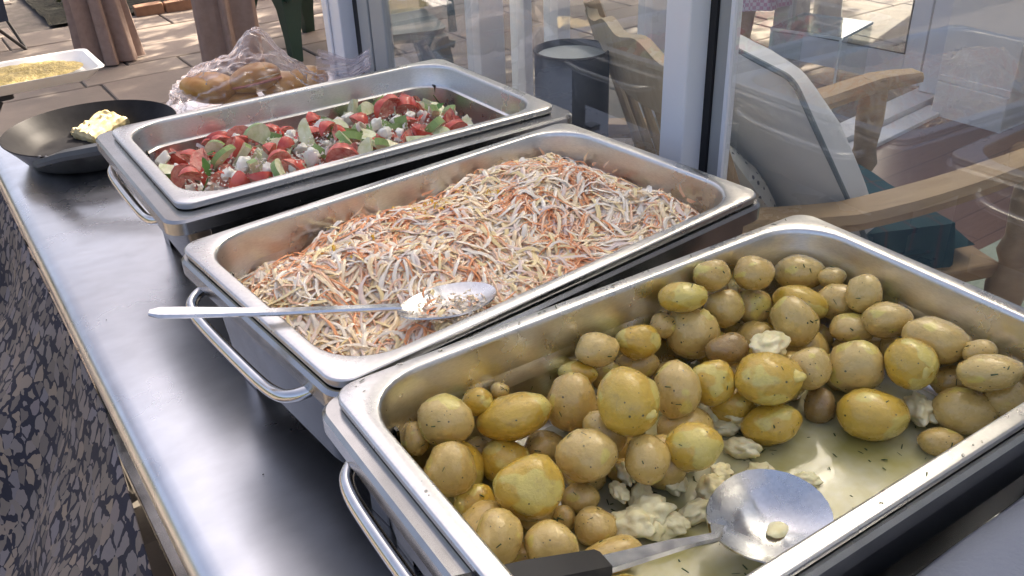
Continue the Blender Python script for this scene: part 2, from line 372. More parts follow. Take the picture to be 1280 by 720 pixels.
U, V = Vector((.917,-.399,0)), Vector((.399,.917,0))
ca = math.atan2(U.y, U.x)
chair = thing('rocking_chair', 'pine rocking chair with cream back cushion and teal tartan seat behind the glass', 'chair', (.90, .31, 0), ca)
def armrest(y):
    mb = MB(); k = 14; lo = []
    for i in range(k+1):
        t = i/k; x = -.10 + .95*t
        z = .65 - .045*math.sin(t*math.pi*.9)**1 + .075*max(0, t-.35)/.65 - .03*max(0, t-.85)/.15
        wd = .030 + .016*math.sin(t*math.pi); th = .017 if t < .93 else .012
        lo.append([(x, y-wd, z-th), (x, y+wd, z-th), (x, y+wd*1.05, z), (x, y+wd*.8, z+th), (x, y-wd*.8, z+th), (x, y-wd*1.05, z)])
    return mb.loops(lo).build('armrest', m_pine, chair, True)
armrest(0.0); armrest(.60)
for y in (0, .60):
    prof = [(.026,.0),(.024,.10),(.034,.13),(.022,.16),(.03,.22),(.036,.30),(.022,.36),(.032,.39),(.024,.43),(.030,.52),(.027,.64)]
    MB().lathe([(r*1.3, z+.05) for r, z in prof], 14, (.72, y, 0)).build('arm_post', m_pine, chair, True)
    MB().tube([(.10, y+ (.03 if y == 0 else -.03), .36),(.0, y+(.03 if y == 0 else -.03), .65),(-.135, y+(.03 if y == 0 else -.03), .985)], [.018,.018,.02], 8).build('back_post', m_pine, chair, True)
    MB().tube([(.72, y, .06),(.4, y, .02),(0, y, .022),(-.35, y, .07),(-.55, y, .14)], .02, 8).build('rocker', m_pine, chair, True)
    MB().tube([(.05, y+(.03 if y == 0 else -.03), .40),(.0, y, .03)], .018, 8).build('leg', m_pine, chair, True)
m_beech = varied('pale_beech', (.40,.31,.19), (.50,.40,.26), 8, .5, .15, .002, 25, 'Object', (6, 6, 1))
for k in range(6):
    y = .085 + .086*k
    MB().tube([(.08, y, .42),(-.02, y, .62),(-.115, y, .87)], [.008,.012,.009], 8).build('spindle', m_beech, chair, True)
mb = MB(); lo = []; k = 26
for i in range(k+1):
    t = i/k; y = .018 + .565*t; bow = -.03*math.sin(t*math.pi)
    ear = .026*math.exp(-((t-.97)/.035)**2) + .026*math.exp(-((t-.03)/.035)**2); sc_ = .012*math.cos(t*6*math.pi) if .12 < t < .88 else -.012
    zt = .955 + .022*math.sin(t*math.pi) + ear + sc_*.7; zb = .845 - .02*math.sin(t*math.pi)
    lo.append([(-.105+bow, y, zb), (-.083+bow, y, zb), (-.120+bow, y, zt), (-.145+bow, y, zt-.004)])
mb.loops(lo).build('crest_rail', m_beech, chair, True)
def pillow(hx, hy, t, nn=16, pinch=.0):
    mb = MB(); top = []; bot = []
    for j in range(nn+1):
        for i in range(nn+1):
            u, v2 = 2*i/nn-1, 2*j/nn-1
            f = (max(0, 1-abs(u)**3.0) * max(0, 1-abs(v2)**3.0))**.5
            wr = .014*noise.noise((u*1.6, v2*1.8, t*9)) + .007*noise.noise((u*4, v2*4, 3))
            e = 1 - .06*(abs(u)*abs(v2))**2
            x, y = u*hx*e, v2*hy*e
            top.append((x, y, t*f + wr*f)); bot.append((x, y, -t*f + wr*f))
    g = nn+1
    mb.add(top, [(j*g+i, j*g+i+1, (j+1)*g+i+1, (j+1)*g+i) for j in range(nn) for i in range(nn)])
    mb.add(bot, [(j*g+i, (j+1)*g+i, (j+1)*g+i+1, j*g+i+1) for j in range(nn) for i in range(nn)])
    return mb
def cushion(name, hx, hy, t, loc, rot, mt, parent, pipe=None):
    o = pillow(hx, hy, t).build(name, mt, parent, True); o.location = loc; o.rotation_euler = rot
    if pipe:
        pts = [(x*.985, y*.985, 0) for x, y, z in rr(hx, hy, .03, 0, 4)]; pts.append(pts[0])
        MB().tube(pts, .006, 6, False).build('piping', pipe, o, True)
    return o
# back cushion: local x up the back, leaning 32 degrees
bc = cushion('back_cushion', .31, .275, .098, (.255, .315, .650), (0, R(-90-31), 0), m_cream, chair, m_pipe)
cushion('small_cushion', .16, .17, .045, (.10, .30, .60), (0, R(-90-38), R(8)), m_dot, chair)
sc = cushion('seat_cushion', .25, .26, .055, (.42, .30, .46), (0, R(4), 0), m_tartan, chair)
bl = MB(); k = 18; lo = []
for i in range(k+1):
    t = i/k; x = .12 + .58*t; row_ = []
    for j in range(13):
        q = j/12; y = .045 + .56*max(0, q-.25)/.75; z = .535 - .02*t + .008*noise.noise((x*9, y*9, 1))
        if q < .25: z -= (.25-q)*1.3; y = .045 + .012*math.sin(x*30) - .03*(.25-q)
        if t > .80: z -= (t-.80)*1.9; x = .584 + .06*(t-.8)
        row_.append((x, y, z))
    lo.append(row_)
bl.add([p for r_ in lo for p in r_], [(i*13+j, i*13+j+1, (i+1)*13+j+1, (i+1)*13+j) for i in range(k) for j in range(12)])
bl.build('tartan_blanket', m_tartan, chair, True)
MB().box(.08, .70, .01, .59, .37, .41, .008).build('seat_frame', m_pine, chair)

# pale green rug
m_rug = varied('green_rug', (.42,.50,.36), (.52,.58,.44), 30, .95, .6, .004)
p = at(1275, 330, .01)
rug = MB().loops([rr(.75, .5, .03, .0045, 3), rr(.75, .5, .03, .015, 3), rr(.74,.49,.03,.017,3)]).build('rug', m_rug, None, True); rug.location = (p.x+.35, p.y-.4, 0); rug.rotation_euler.z = SITE
tag(rug, 'pale green rug on the brown floor by the rocking chair', 'rug')

# drum lamp
m_shade = varied('grey_lampshade', (.045,.05,.058), (.06,.065,.072), 60, .85, .2, .001)
m_diff = mat('frosted_diffuser', (.42,.46,.46), .5)
lz = RIM - .15
pc = (at(668, 62, lz) + at(762, 62, lz)) * .5; lr = (at(668, 62, lz) - at(762, 62, lz)).length * .5
lamp = thing('drum_lamp', 'lamp with dark grey fabric drum shade inside the glass', 'lamp', (pc.x, pc.y, 0))
sh = MB().lathe([(lr*1.02, lz-.34),(lr, lz),(lr-.004, lz+.001),(lr-.006, lz-.01),(lr-.006, lz-.33)], 40, close0=False, close1=False).build('lamp_shade', m_shade, lamp, True)
MB().tube([(lr*math.cos(a*.157), lr*math.sin(a*.157), lz) for a in range(41)], .0035, 6, False).build('rim', m_gasket, sh, True)
MB().lathe([(lr-.007, lz-.014),(lr-.007, lz-.011)], 40).build('diffuser', m_diff, sh, True)
MB().lathe([(.012, .45),(.012, lz-.34)], 12).build('stem', m_black, lamp, True)
MB().lathe([(.10,.0),(.11,.02),(.05,.05),(.03,.2),(.06,.3),(.03,.45)], 24).build('base', m_black, lamp, True)

# =================================================================== TABLE
EF, EB, SN0, SN1 = -.381, .350, -.95, 1.20
table = thing('steel_table', 'long stainless steel catering table with rolled edge', 'table', (0,0,0), SITE)
mb = MB(); prof = [(EB, -.04), (EB, -.004), (EB-.004, 0)]
for i in range(0, 25): prof.append((EB-.03 + (EF+.024 - EB+.03)*i/24, 0))
prof += [(EF+.016, -.0012), (EF+.008, -.004), (EF+.003, -.009), (EF, -.016), (EF-.001, -.024), (EF+.001, -.034), (EF+.004,-.04), (EF+.010, -.04), (EF+.006,-.032), (EF+.006,-.014), (EF+.02,-.004), (EB-.02,-.004),(EB-.01,-.04)]
lo = []; k = 60
for j in range(k+1):
    s_ = SN0 + (SN1-SN0)*j/k
    lo.append([(e, s_, TOP + z + (.0006*noise.noise((e*3, s_*2, 5)) if z == 0 else 0)) for e, z in prof])
mb.loops(lo).build('table_top', m_table, table, True)
for e in (EF+.07, EB-.06):
    for s_ in (SN0+.06, SN1-.06):
        MB().box(e-.02, e+.02, s_-.02, s_+.02, 0, TOP-.0405, .003).build('leg', m_frame, table)
MB().box(EF+.04, EB-.03, SN0+.03, SN1-.03, .22, .25, .003).build('undershelf', m_frame, table)

# =================================================================== CHAFING DISHES AND TRAYS
TRAYS = dict(A=(.04895651, .39752909, -.08148724), B=(0.0, 0.0, 0.0), C=(-.02401417, -.35133363, -.10525694))
def food_tray(loc, rz, label, depth=.10, ledge=False):
    L_ = [rr(.2635,.161,.018,-.0085), rr(.2650,.1625,.02,-.006), rr(.2650,.1625,.02,-.0015), rr(.2640,.1615,.0195,-.0004), rr(.2630,.1605,.0185,0),
          rr(.2512,.1512,.056,0), rr(.2500,.150,.055,-.0003), rr(.2488,.1488,.055,-.0018), rr(.2480,.148,.054,-.005), rr(.2455,.1455,.053,-.030), rr(.2445,.1445,.053,-.033), rr(.2410,.141,.050,-.035), rr(.2365,.1365,.048,-depth+.018), rr(.2325,.1325,.046,-depth+.007), rr(.2245,.1245,.042,-depth+.0015), rr(.215,.115,.036,-depth), rr(.12,.05,.02,-depth-.0004)]
    O_ = [rr(.12,.05,.02,-depth-.002), rr(.215,.115,.036,-depth-.0015), rr(.226,.126,.042,-depth), rr(.234,.134,.046,-depth+.006), rr(.2385,.1385,.048,-depth+.018), rr(.243,.143,.05,-.0365), rr(.247,.147,.053,-.03), rr(.2495,.1495,.055,-.006), rr(.252,.152,.055,-.002), rr(.2625,.160,.018,-.0025), rr(.2625,.160,.018,-.0085)]
    if not ledge: L_ = L_[:9] + [rr(.2452,.1452,.053,-.025), rr(.2410,.141,.050,-.055)] + L_[12:]
    mb = MB(); mb.loops(L_ + O_ + [L_[0]], False, False)
    o = mb.build('food_tray', m_pan, None, True); o.location = loc; o.rotation_euler.z = rz
    return tag(o, label, 'tray', 'steel food trays in the chafing dishes')
def chafing_dish(loc, rz, label, fx, fy, dx=0.0, z0=-.010):
    t = thing('chafing_dish', label, 'chafing dish', loc, rz, 'chafing dishes on the table')
    ix, iy = .2575, .1575
    fl = [rr(ix, iy, .05, z0-.004), rr(ix, iy, .05, z0), rr(fx-.003, fy-.003, .02, z0, 7, dx), rr(fx, fy, .022, z0-.003, 7, dx), rr(fx, fy, .022, z0-.017, 7, dx), rr(fx-.003, fy-.003, .02, z0-.019, 7, dx), rr(fx-.005, fy-.005, .02, z0-.015, 7, dx), rr(fx-.005, fy-.005, .02, z0-.005, 7, dx)]
    mb = MB(); mb.loops(fl + [fl[0]], False, False).build('flange', m_frame, t, True)
    wp = [rr(.2565,.1565,.05,z0-.0045), rr(.254,.154,.05,z0-.05), rr(.250,.150,.048,-.118), rr(.235,.135,.04,-.126), rr(.1,.05,.02,-.127)]
    MB().loops(wp, False, True).build('water_pan', m_dark, t, True)
    for sx in (-1, 1):
        hx = .252*sx
        pts = [(hx, .112, -.030), (hx+sx*.012, .112, -.031), (hx+sx*.026, .106, -.034), (hx+sx*.034, .090, -.037), (hx+sx*.036, .05, -.040), (hx+sx*.036, -.05, -.040), (hx+sx*.034, -.090, -.037), (hx+sx*.026, -.106, -.034), (hx+sx*.012, -.112, -.031), (hx, -.112, -.030)]
        h = MB().tube(smooth_path(pts), .0058, 12).build('handle', m_chrome, t, True)
        for sy in (-1, 1):
            MB().box(hx-.004, hx+.004, sy*.112-.014, sy*.112+.014, -.043, -.018, .002).build('bracket', m_frame, h)
    for sx in (-1, 1):
        for sy in (-1, 1):
            x, y = sx*.205, sy*.128
            bot = TOP - RIM + .001
            q = MB()
            for (a0, b0, a1, b1) in ((0, 0, .030, .0025), (0, 0, .0025, .030)):
                xs = sorted((x + sx*.026 - sx*a0, x + sx*.026 - sx*a1)); ys = sorted((y + sy*.025 - sy*b0, y + sy*.025 - sy*b1))
                if a1 < .01: ys = sorted((ys[0] - (.003 if sy > 0 else 0), ys[1] + (.003 if sy < 0 else 0))); ys = sorted((y+sy*.022, y+sy*.022-sy*.028))
                q.box(xs[0], xs[1], ys[0], ys[1], bot, z0-.021)
            lg = q.build('leg', m_dark, t)
            MB().box(x-.012, x+.012, y-.012, y+.012, bot+.0005, bot+.004).build('foot', m_frame, lg)
    for sy in (-1, 1):
        MB().box(-.235, .235, sy*.1605-.0015, sy*.1605+.0015, -.064, z0-.020).build('side_rail', m_frame, t)
    return t
def loc3(k, dz=0): x, y, r = TRAYS[k]; return (x, y, RIM + dz), r
NAMES = dict(A='tomato salad', B='coleslaw', C='potatoes')
chafing_dish(*loc3('A'), 'steel chafing dish holding the tray of tomato salad', .285, .184)
chafing_dish(*loc3('B'), 'steel chafing dish holding the tray of coleslaw', .2695, .1670)
chafing_dish(*loc3('C'), 'steel chafing dish holding the tray of boiled potatoes', .2740, .1670, -.0045)
food_tray(*loc3('A'), 'rectangular steel tray half full of tomato, cucumber and feta salad', ledge=True)
food_tray(*loc3('B'), 'rectangular steel tray heaped with coleslaw')
food_tray(*loc3('C'), 'rectangular steel tray of boiled baby potatoes in butter')
def tw(k, x, y, z=0):                       # tray-local to world
    cx_, cy_, r = TRAYS[k]; c, s = math.cos(r), math.sin(r); return Vector((cx_ + c*x - s*y, cy_ + s*x + c*y, RIM + z))
def tl(k, v):
    cx_, cy_, r = TRAYS[k]; c, s = math.cos(-r), math.sin(-r); a, b = v.x - cx_, v.y - cy_; return (c*a - s*b, s*a + c*b)

# =================================================================== POTATOES
def potato_mat(name, c1, c2, c3, rough=.36, peel=.62):
    M = mat(name, c1, rough); v = coord(M); oi = N(M, 'ShaderNodeObjectInfo')
    ad = N(M, 'ShaderNodeVectorMath', operation='ADD'); L(M, v, ad.inputs[0])
    sc_ = N(M, 'ShaderNodeMath', operation='MULTIPLY'); sc_.inputs[1].default_value = 37; L(M, oi.outputs['Random'], sc_.inputs[0]); L(M, sc_.outputs[0], ad.inputs[1])
    vec = ad.outputs[0]
    base = ramp(M, noise_tex(M, vec, 1.1, 5, .65), [(.32, c1), (.55, c2), (.72, c1)])
    rnd_ = mixc(M, .35, base, ramp(M, oi.outputs['Random'], [(0, c1), (.5, c2), (1, c3)]))
    pl_ = ramp(M, noise_tex(M, vec, .75, 2, .4), [(peel, (0,0,0)), (peel + .03, (1,1,1))])
    c = mixc(M, pl_, rnd_, (.66,.54,.14))
    # tan scuffs
    c = mixc(M, ramp(M, noise_tex(M, vec, 2.6, 6, .7), [(.55, (0,0,0)), (.68, (.5,.5,.5))]), c, (.36,.235,.07))
    vo_ = N(M, 'ShaderNodeTexVoronoi'); vo_.inputs['Scale'].default_value = 3.4; L(M, vec, vo_.inputs['Vector'])
    wn_ = N(M, 'ShaderNodeTexWhiteNoise'); L(M, vo_.outputs['Color'], wn_.inputs['Vector'])
    th = N(M, 'ShaderNodeMath', operation='MULTIPLY'); L(M, wn_.outputs['Value'], th.inputs[0]); th.inputs[1].default_value = .15
    lt = N(M, 'ShaderNodeMath', operation='LESS_THAN'); L(M, vo_.outputs['Distance'], lt.inputs[0]); L(M, th.outputs[0], lt.inputs[1])
    c = mixc(M, lt.outputs[0], c, (.07,.065,.02))
    L(M, c, B(M).inputs['Base Color'])
    B(M).inputs['Coat Weight'].default_value = .55; B(M).inputs['Coat Roughness'].default_value = .12
    B(M).inputs['Subsurface Weight'].default_value = .12; B(M).inputs['Subsurface Radius'].default_value = (.012,.007,.002); B(M).inputs['Subsurface Scale'].default_value = .4
    bump(M, noise_tex(M, vec, 3, 5, .6), .16, .03)
    r_ = N(M, 'ShaderNodeMapRange'); L(M, noise_tex(M, vec, 1.6, 3), r_.inputs[0]); r_.inputs[1].default_value = .35; r_.inputs[2].default_value = .65; r_.inputs[3].default_value = .13; r_.inputs[4].default_value = .42; L(M, r_.outputs[0], B(M).inputs['Roughness'])
    return M
m_pot = potato_mat('potato_skin', (.56,.385,.11), (.63,.46,.165), (.54,.33,.075))
m_poty = potato_mat('potato_yellow', (.58,.365,.04), (.62,.42,.07), (.54,.31,.03), .28, .54)
m_potb = potato_mat('potato_brown', (.30,.18,.06), (.38,.25,.09), (.33,.2,.07), .4, .8)
m_flesh = varied('potato_flesh', (.76,.66,.34), (.85,.78,.52), 1.5, .35, .12, .04, 3.5, Subsurface_Weight=.1)

def blob(seed, sub=3, amp=.10, freq=1.1, stretch=(1,1,1), cut=0):
    bm = bmesh.new(); bmesh.ops.create_icosphere(bm, subdivisions=sub, radius=1)
    rg = random.Random(seed)
    planes = [(Vector((rg.gauss(0,1), rg.gauss(0,1), rg.gauss(.3,1))).normalized(), rg.uniform(.35,.7)) for _ in range(cut)]
    for v in bm.verts:
        p = v.co.copy(); d = 1 + amp*noise.noise(p*freq + Vector((seed*7.3, seed*1.7, 0))) + amp*.3*noise.noise(p*freq*2.7 + Vector((seed, 5, 0)))
        q = p*d
        for nrm, h in planes:
            k = q.dot(nrm)
            if k > h: q -= nrm*(k-h)*(.9 + .1*noise.noise(q*6)) ; q += nrm*.05*noise.noise(q*4 + Vector((seed, 0, 0)))
        v.co = Vector((q.x*stretch[0], q.y*stretch[1], q.z*stretch[2]))
    mb = MB(); bm.verts.index_update(); mb.add([v.co[:] for v in bm.verts], [[v.index for v in f.verts] for f in bm.faces]); bm.free(); return mb
PM = {}
for key, mt in (('p', m_pot), ('y', m_poty), ('b', m_potb)):
    PM[key] = [blob(i + 1, 3, .17, 1.0).mesh('potato', mt, True) for i in range(6)]
# boiled potatoes: photo position, half width, half height in pixels, tilt, skin, layer
POT = [
 (557,525,36,33,0,'p',2),(644,521,47,31,15,'y',2),(563,586,33,35,0,'p',1),(632,578,31,29,0,'y',1),(662,609,45,41,10,'y',2),(623,672,31,36,0,'p',1),
 (689,682,34,32,0,'p',1),(734,570,38,36,0,'p',2),(715,502,33,37,0,'p',2),(786,504,39,43,0,'y',2),(756,540,31,24,-40,'p',1),(809,574,29,31,0,'p',1),
 (846,487,29,37,0,'p',2),(868,559,35,33,0,'y',1),(597,502,21,18,0,'y',0),(521,549,17,21,0,'p',0),(594,630,27,26,0,'y',0),(680,558,26,20,0,'p',0),
 (598,566,20,20,0,'p',0),(726,624,24,22,0,'p',0),(704,648,17,17,0,'p',0),(745,660,27,25,0,'p',0),(764,694,42,22,15,'p',0),(690,716,30,20,0,'p',0),
 (722,467,25,16,0,'y',0),(797,456,27,21,0,'p',1),(762,471,22,19,0,'p',0),(625,489,12,11,0,'p',0),
 (890,344,24,20,0,'p',1),(942,341,26,22,0,'p',1),(999,341,31,23,0,'p',1),(1040,347,17,14,0,'p',0),(1080,367,23,24,0,'p',1),(854,372,31,19,5,'y',1),
 (905,385,26,24,0,'p',1),(941,382,24,23,0,'p',1),(1000,379,34,22,-15,'y',1),(1047,377,26,24,0,'p',0),(993,401,28,33,35,'p',2),(866,417,34,33,0,'p',2),
 (909,436,28,20,10,'b',2),(1066,410,30,19,0,'p',1),(1109,400,30,23,0,'p',1),(1170,427,41,31,-20,'p',1),(1070,458,36,33,0,'p',2),(1140,456,32,32,0,'y',1),
 (1012,460,27,27,0,'p',1),(960,473,43,33,0,'y',2),(1192,477,28,20,0,'p',1),(1238,466,39,25,0,'p',1),(1258,497,28,23,0,'p',1),(1207,515,39,29,0,'p',1),
 (890,478,30,29,0,'y',1),(828,407,17,16,0,'p',0),(1025,424,15,20,0,'p',0),(938,415,31,16,0,'y',0),(1025,507,20,23,0,'b',0),(1092,520,44,32,0,'y',1),
 (798,427,29,22,0,'y',1),(746,437,28,22,0,'p',2),(1176,552,27,18,0,'p',0),(965,531,37,28,10,'y',0),(1080,430,40,14,0,'p',0),(1115,436,14,18,0,'p',0),(835,470,20,20,0,'p',0),(676,590,20,18,0,'p',0),
 (655,700,22,22,0,'p',0),(780,590,20,18,0,'p',0),(1225,440,22,16,0,'p',0)]
FLOORZ = RIM - .0995
placed = []
SPLIT = {(866,417):(.45,.75,.5,.42), (960,473):(.8,.1,.55,.40), (1140,456):(.25,-.1,.95,.42), (644,521):(.7,.35,.6,.36), (662,609):(-.45,.1,.85,.42), (786,504):(.6,-.3,.7,.36)}
m_split = varied('split_potato', (.68,.53,.13), (.76,.64,.24), 1.5, .3, .15, .04, 3)
SPLITM = [blob(60+q, 3, .30, 1.5).mesh('broken_flesh', m_split, True, False) for q in range(2)]
def zone(k, c):
    x, y = tl(k, c)
    a = 'handle end' if x < -.12 else 'glass end' if x > .12 else 'middle'
    b_ = {'A': ('side away from the coleslaw', 'coleslaw side'), 'C': ('coleslaw side', 'grey bag side')}[k]
    return a, (b_[0] if y > .045 else b_[1] if y < -.045 else 'centre line')
def pot_label(kind, layer, rm, asp, c):
    a, b_ = zone('C', c)
    return '%s %s %s boiled potato %s, %s, %s of its tray' % ('large' if rm > .0255 else 'small' if rm < .019 else 'medium', 'long' if asp > 1.35 else 'oval' if asp > 1.12 or asp < .9 else 'round', {'p':'pale','y':'yellow','b':'brown'}[kind], ('low down','half buried','on top')[layer], b_, a)
def put_potato(px, py, hw, hh, tilt, kind, layer, i, fill=False):
    d = ray(px, py); dl = d.length
    z = FLOORZ + .012; best_ = None
    while True:
        t = (z - CAM.z) / d.z; c = CAM + d*t; depth = t
        rx = hw/FPX*depth; ry = hh/FPX*depth; rz_ = (rx+ry)*.5*.93; rm = (rx+ry+rz_)/3
        lx, ly = tl('C', c)
        ok = z - min(rz_, ry)*.93 >= FLOORZ
        if ok:
            for (c2, r2) in placed:
                if (c - c2).length < (rm + r2)*.86: ok = False; break
        if abs(ly) + rm*.92 > .141 or abs(lx) + rm*.92 > .242: ok = ok and z > RIM - .012
        if ok or z > RIM - .004: break
        z += .002
    placed.append((c, rm))
    me = PM[kind][i % 6]
    o = link('boiled_potato', me); o.location = c
    # orient: local x along image right, y along image up, z towards camera
    right = RT*math.cos(R(tilt)) + UPV*math.sin(R(tilt)); up_ = UPV*math.cos(R(tilt)) - RT*math.sin(R(tilt)); fwd = right.cross(up_)
    spin = [0, 2, 4][i % 3]
    M3 = Matrix((right*rx, up_*ry, fwd*rz_)).transposed().to_4x4()
    M3.translation = c; o.matrix_world = M3
    sp_ = SPLIT.get((px, py))
    if sp_:
        f_ = link('broken_flesh', SPLITM[i % 2], o); d_ = Vector(sp_[:3]).normalized(); f_.location = d_*.70; f_.scale = (sp_[3], sp_[3]*.85, sp_[3]*.8); f_.rotation_euler = (0, 0, i)
    tag(o, pot_label(kind, layer, rm, hw/hh, c), 'potato', 'boiled potatoes in the butter tray')
    return o
def clear_of(c, r, f): return all((c-c2).length > (r+r2)*f for c2, r2 in placed)
for lay in (0, 1, 2):
    for i, q in enumerate(POT):
        if q[6] == lay: put_potato(*q, i)
    if lay == 0:                                     # hidden bottom layer of the heap, glimpsed through the gaps
        rf = random.Random(12); cnt = 0
        for k in range(4000):
            x, y = rf.uniform(-.21,.22), rf.uniform(-.11,.115)
            if (y < .015 and x > -.15) or (x > .0 and y < .03 and x < .12): continue
            r = rf.uniform(.018,.023); c = tw('C', x, y, -.0995 + r*.95)
            if clear_of(c, r, .93):
                placed.append((c, r)); kd = rf.choice('pppy'); o = link('boiled_potato', PM[kd][cnt % 6]); o.location = c; o.scale = (r*1.1, r, r*.95); o.rotation_euler = (rf.uniform(0,6), rf.uniform(0,6), rf.uniform(0,6)); cnt += 1
                tag(o, pot_label(kd, 0, r, 1.1, c), 'potato', 'boiled potatoes in the butter tray')
            if cnt > 26: break

# broken pieces
m_chunks = [blob(40+i, 4, .40, 1.9, (1,.85,.7)).mesh('potato_piece', m_flesh, True, False) for i in range(5)]
for i, (px, py, s_, h_) in enumerate([(840,600,22,.010),(812,640,26,.014),(890,610,24,.012),(870,640,20,.009),(925,524,20,.012),(885,517,18,.012),(1150,512,22,.016),(902,590,16,.010),(858,577,14,.012),(840,655,18,.008),(790,655,24,.016),(782,592,14,.02),(925,560,22,.007),(905,535,16,.008),(962,432,26,.055),(820,660,22,.008),(950,590,18,.005),(775,615,14,.02),(1010,600,14,.004),(800,620,18,.012)]):
    o = link('potato_piece', m_chunks[i % 5]); c = at(px, py, FLOORZ + h_); r = s_/FPX*(c-CAM).length*.95
    o.location = c; o.scale = (r*1.15, r*.9, min(r*.8, h_+.006)); o.rotation_euler = (rnd.uniform(-.4,.4), rnd.uniform(-.4,.4), rnd.uniform(0,6))
    za, zb_ = zone('C', c); tag(o, 'crumbled pale flesh of broken potato, %s, %s of its tray' % (zb_, za), 'potato', 'broken potato pieces')
# melted butter
m_butter = bpy.data.materials.new('melted_butter'); m_butter.use_nodes = True
b = B(m_butter); b.inputs['Base Color'].default_value = (.60,.55,.20,1); b.inputs['Roughness'].default_value = .08; b.inputs['Alpha'].default_value = .62
v = coord(m_butter); L(m_butter, ramp(m_butter, noise_tex(m_butter, v, 16, 4), [(.35, (.52,.48,.16)), (.5, (.64,.61,.33)), (.65, (.72,.71,.52))]), b.inputs['Base Color'])
bump(m_butter, noise_tex(m_butter, v, 30, 3), .25, .002)
bt_ = MB().loops([rr(.226,.126,.042,-.0975), rr(.15,.08,.03,-.0968), rr(.05,.02,.01,-.0968)], False, True).build('melted_butter', m_butter, None, True)
bt_.location, rzz = loc3('C'); bt_.rotation_euler.z = rzz; tag(bt_, 'pool of melted yellow butter on the potato tray floor', 'butter')
# dill flecks
m_dill = varied('dill', (.03,.055,.012), (.06,.09,.02), 90, .6, 0)
mb = MB()
def fleck(c, nrm, l, w_):
    a = nrm.orthogonal().normalized(); bq = nrm.cross(a); q = rnd.uniform(0, 6.28); u = a*math.cos(q)+bq*math.sin(q); v_ = nrm.cross(u)
    mb.add([c-u*l-v_*w_, c+u*l-v_*w_*.5, c+u*l*.9+v_*w_, c-u*l+v_*w_, c+nrm*w_*1.2], [(0,1,4),(1,2,4),(2,3,4),(3,0,4),(3,2,1,0)])
for k in range(300):
    x, y = rnd.uniform(-.225,.225), rnd.uniform(-.125,.10); fleck(tw('C', x, y, -.0957), Vector((0,0,1)), rnd.uniform(.001,.0035), rnd.uniform(.0003,.0008))
for (c, r) in placed:
    for k in range(rnd.randint(1, 4)):
        d = Vector((rnd.gauss(-.2,1), rnd.gauss(-.3,1), rnd.uniform(.1,1.4))).normalized(); fleck(c + d*r*1.0, d, rnd.uniform(.0012,.003), rnd.uniform(.0003,.0007))
for px, py in ((572,455),(458+400-270,450),(1088,537)):
    pass
for k in range(36):
    side = rnd.choice((0, 1)); t = rnd.uniform(-.2,.2)
    if side: c, n_ = tw('C', t, .1375, rnd.uniform(-.08,-.04)), Vector((.1,-1,.1))
    else: c, n_ = tw('C', .2375, t*.5, rnd.uniform(-.08,-.04)), Vector((-1,-.1,.1))
    fleck(c, n_.normalized(), rnd.uniform(.001,.003), rnd.uniform(.0003,.0007))
for k in range(14):
    fleck(tw('C', rnd.uniform(-.25,.25), rnd.choice((-.157,.157)), .0006), Vector((0,0,1)), rnd.uniform(.001,.003), .0005)
tag(mb.build('dill_flecks', m_dill), 'dark green chopped dill scattered over the potatoes', 'herbs', kind='stuff')

m_oil = mat('oil_drop', (.75,.74,.66), .05, 0, Transmission_Weight=.6, IOR=1.4)
mb = MB()
for k in range(26):
    sd_ = rnd.choice((0,0,1,2)); r_ = rnd.uniform(.0005,.0016)
    p_ = (rnd.uniform(-.25,.25), rnd.choice((-1,1))*rnd.uniform(.153,.160)) if sd_ == 0 else (rnd.choice((-1,1))*rnd.uniform(.253,.262), rnd.uniform(-.14,.14)) if sd_ == 1 else (rnd.uniform(-.22,-.19)-.03, rnd.choice((-1,1))*rnd.uniform(.14,.155))
    a = rnd.uniform(0, 3.1); e_ = rnd.uniform(1, 2.6); c = tw('C', p_[0], p_[1], .0003)
    mb.loops([[c + Vector((math.cos(q)*r_*f*e_*math.cos(a) - math.sin(q)*r_*f*math.sin(a), math.cos(q)*r_*f*e_*math.sin(a) + math.sin(q)*r_*f*math.cos(a), h_*r_)) for q in (6.283*i/8 for i in range(8))] for f, h_ in ((1,0),(.85,.25),(.4,.42))])
tag(mb.build('oil_drops', m_oil, None, True), 'greasy drops and smears on the rim of the potato tray', 'drops', kind='stuff')

# =================================================================== COLESLAW
def slaw_h(x, y):
    b_ = -.040 + .030*math.exp(-((x-.04)/.17)**2 - ((y-.03)/.09)**2) + .016*math.exp(-((x+.12)/.10)**2 - ((y-.02)/.09)**2)
    b_ += .024*noise.noise((x*13, y*13, 1)) + .006*noise.noise((x*30, y*30, 4)) + .0028*noise.noise((x*62, y*62, 2)) + .0008*noise.noise((x*120, y*120, 6))
    b_ += .024*math.exp(-((x-.14)/.07)**2 - ((y-.02)/.07)**2) + .012*math.exp(-((x-.17)/.05)**2 - ((y+.09)/.05)**2)
    b_ -= .028*math.exp(-((x+.20)/.05)**2 - ((y+.11)/.06)**2)
    e_ = max(abs(x)/.238, abs(y)/.138); 
    if e_ > .86: b_ -= (e_-.86)*.10
    return max(b_, -.094)
m_slaw = [varied(n_, a, b2, 40, .34, 0) for n_, a, b2 in (
    ('cabbage_cream', (.93,.70,.42), (.94,.78,.54)), ('cabbage_white', (.94,.81,.63), (.95,.87,.74)), ('carrot', (.86,.32,.13), (.90,.45,.22)), ('carrot_pale', (.90,.50,.30), (.91,.63,.43)), ('cabbage_yellow', (.90,.70,.34), (.92,.76,.44)), ('onion_pink', (.86,.66,.54), (.88,.74,.64)), ('grated_cheese', (.78,.42,.04), (.82,.50,.06)))]
mb = MB()
nx, ny = 110, 66
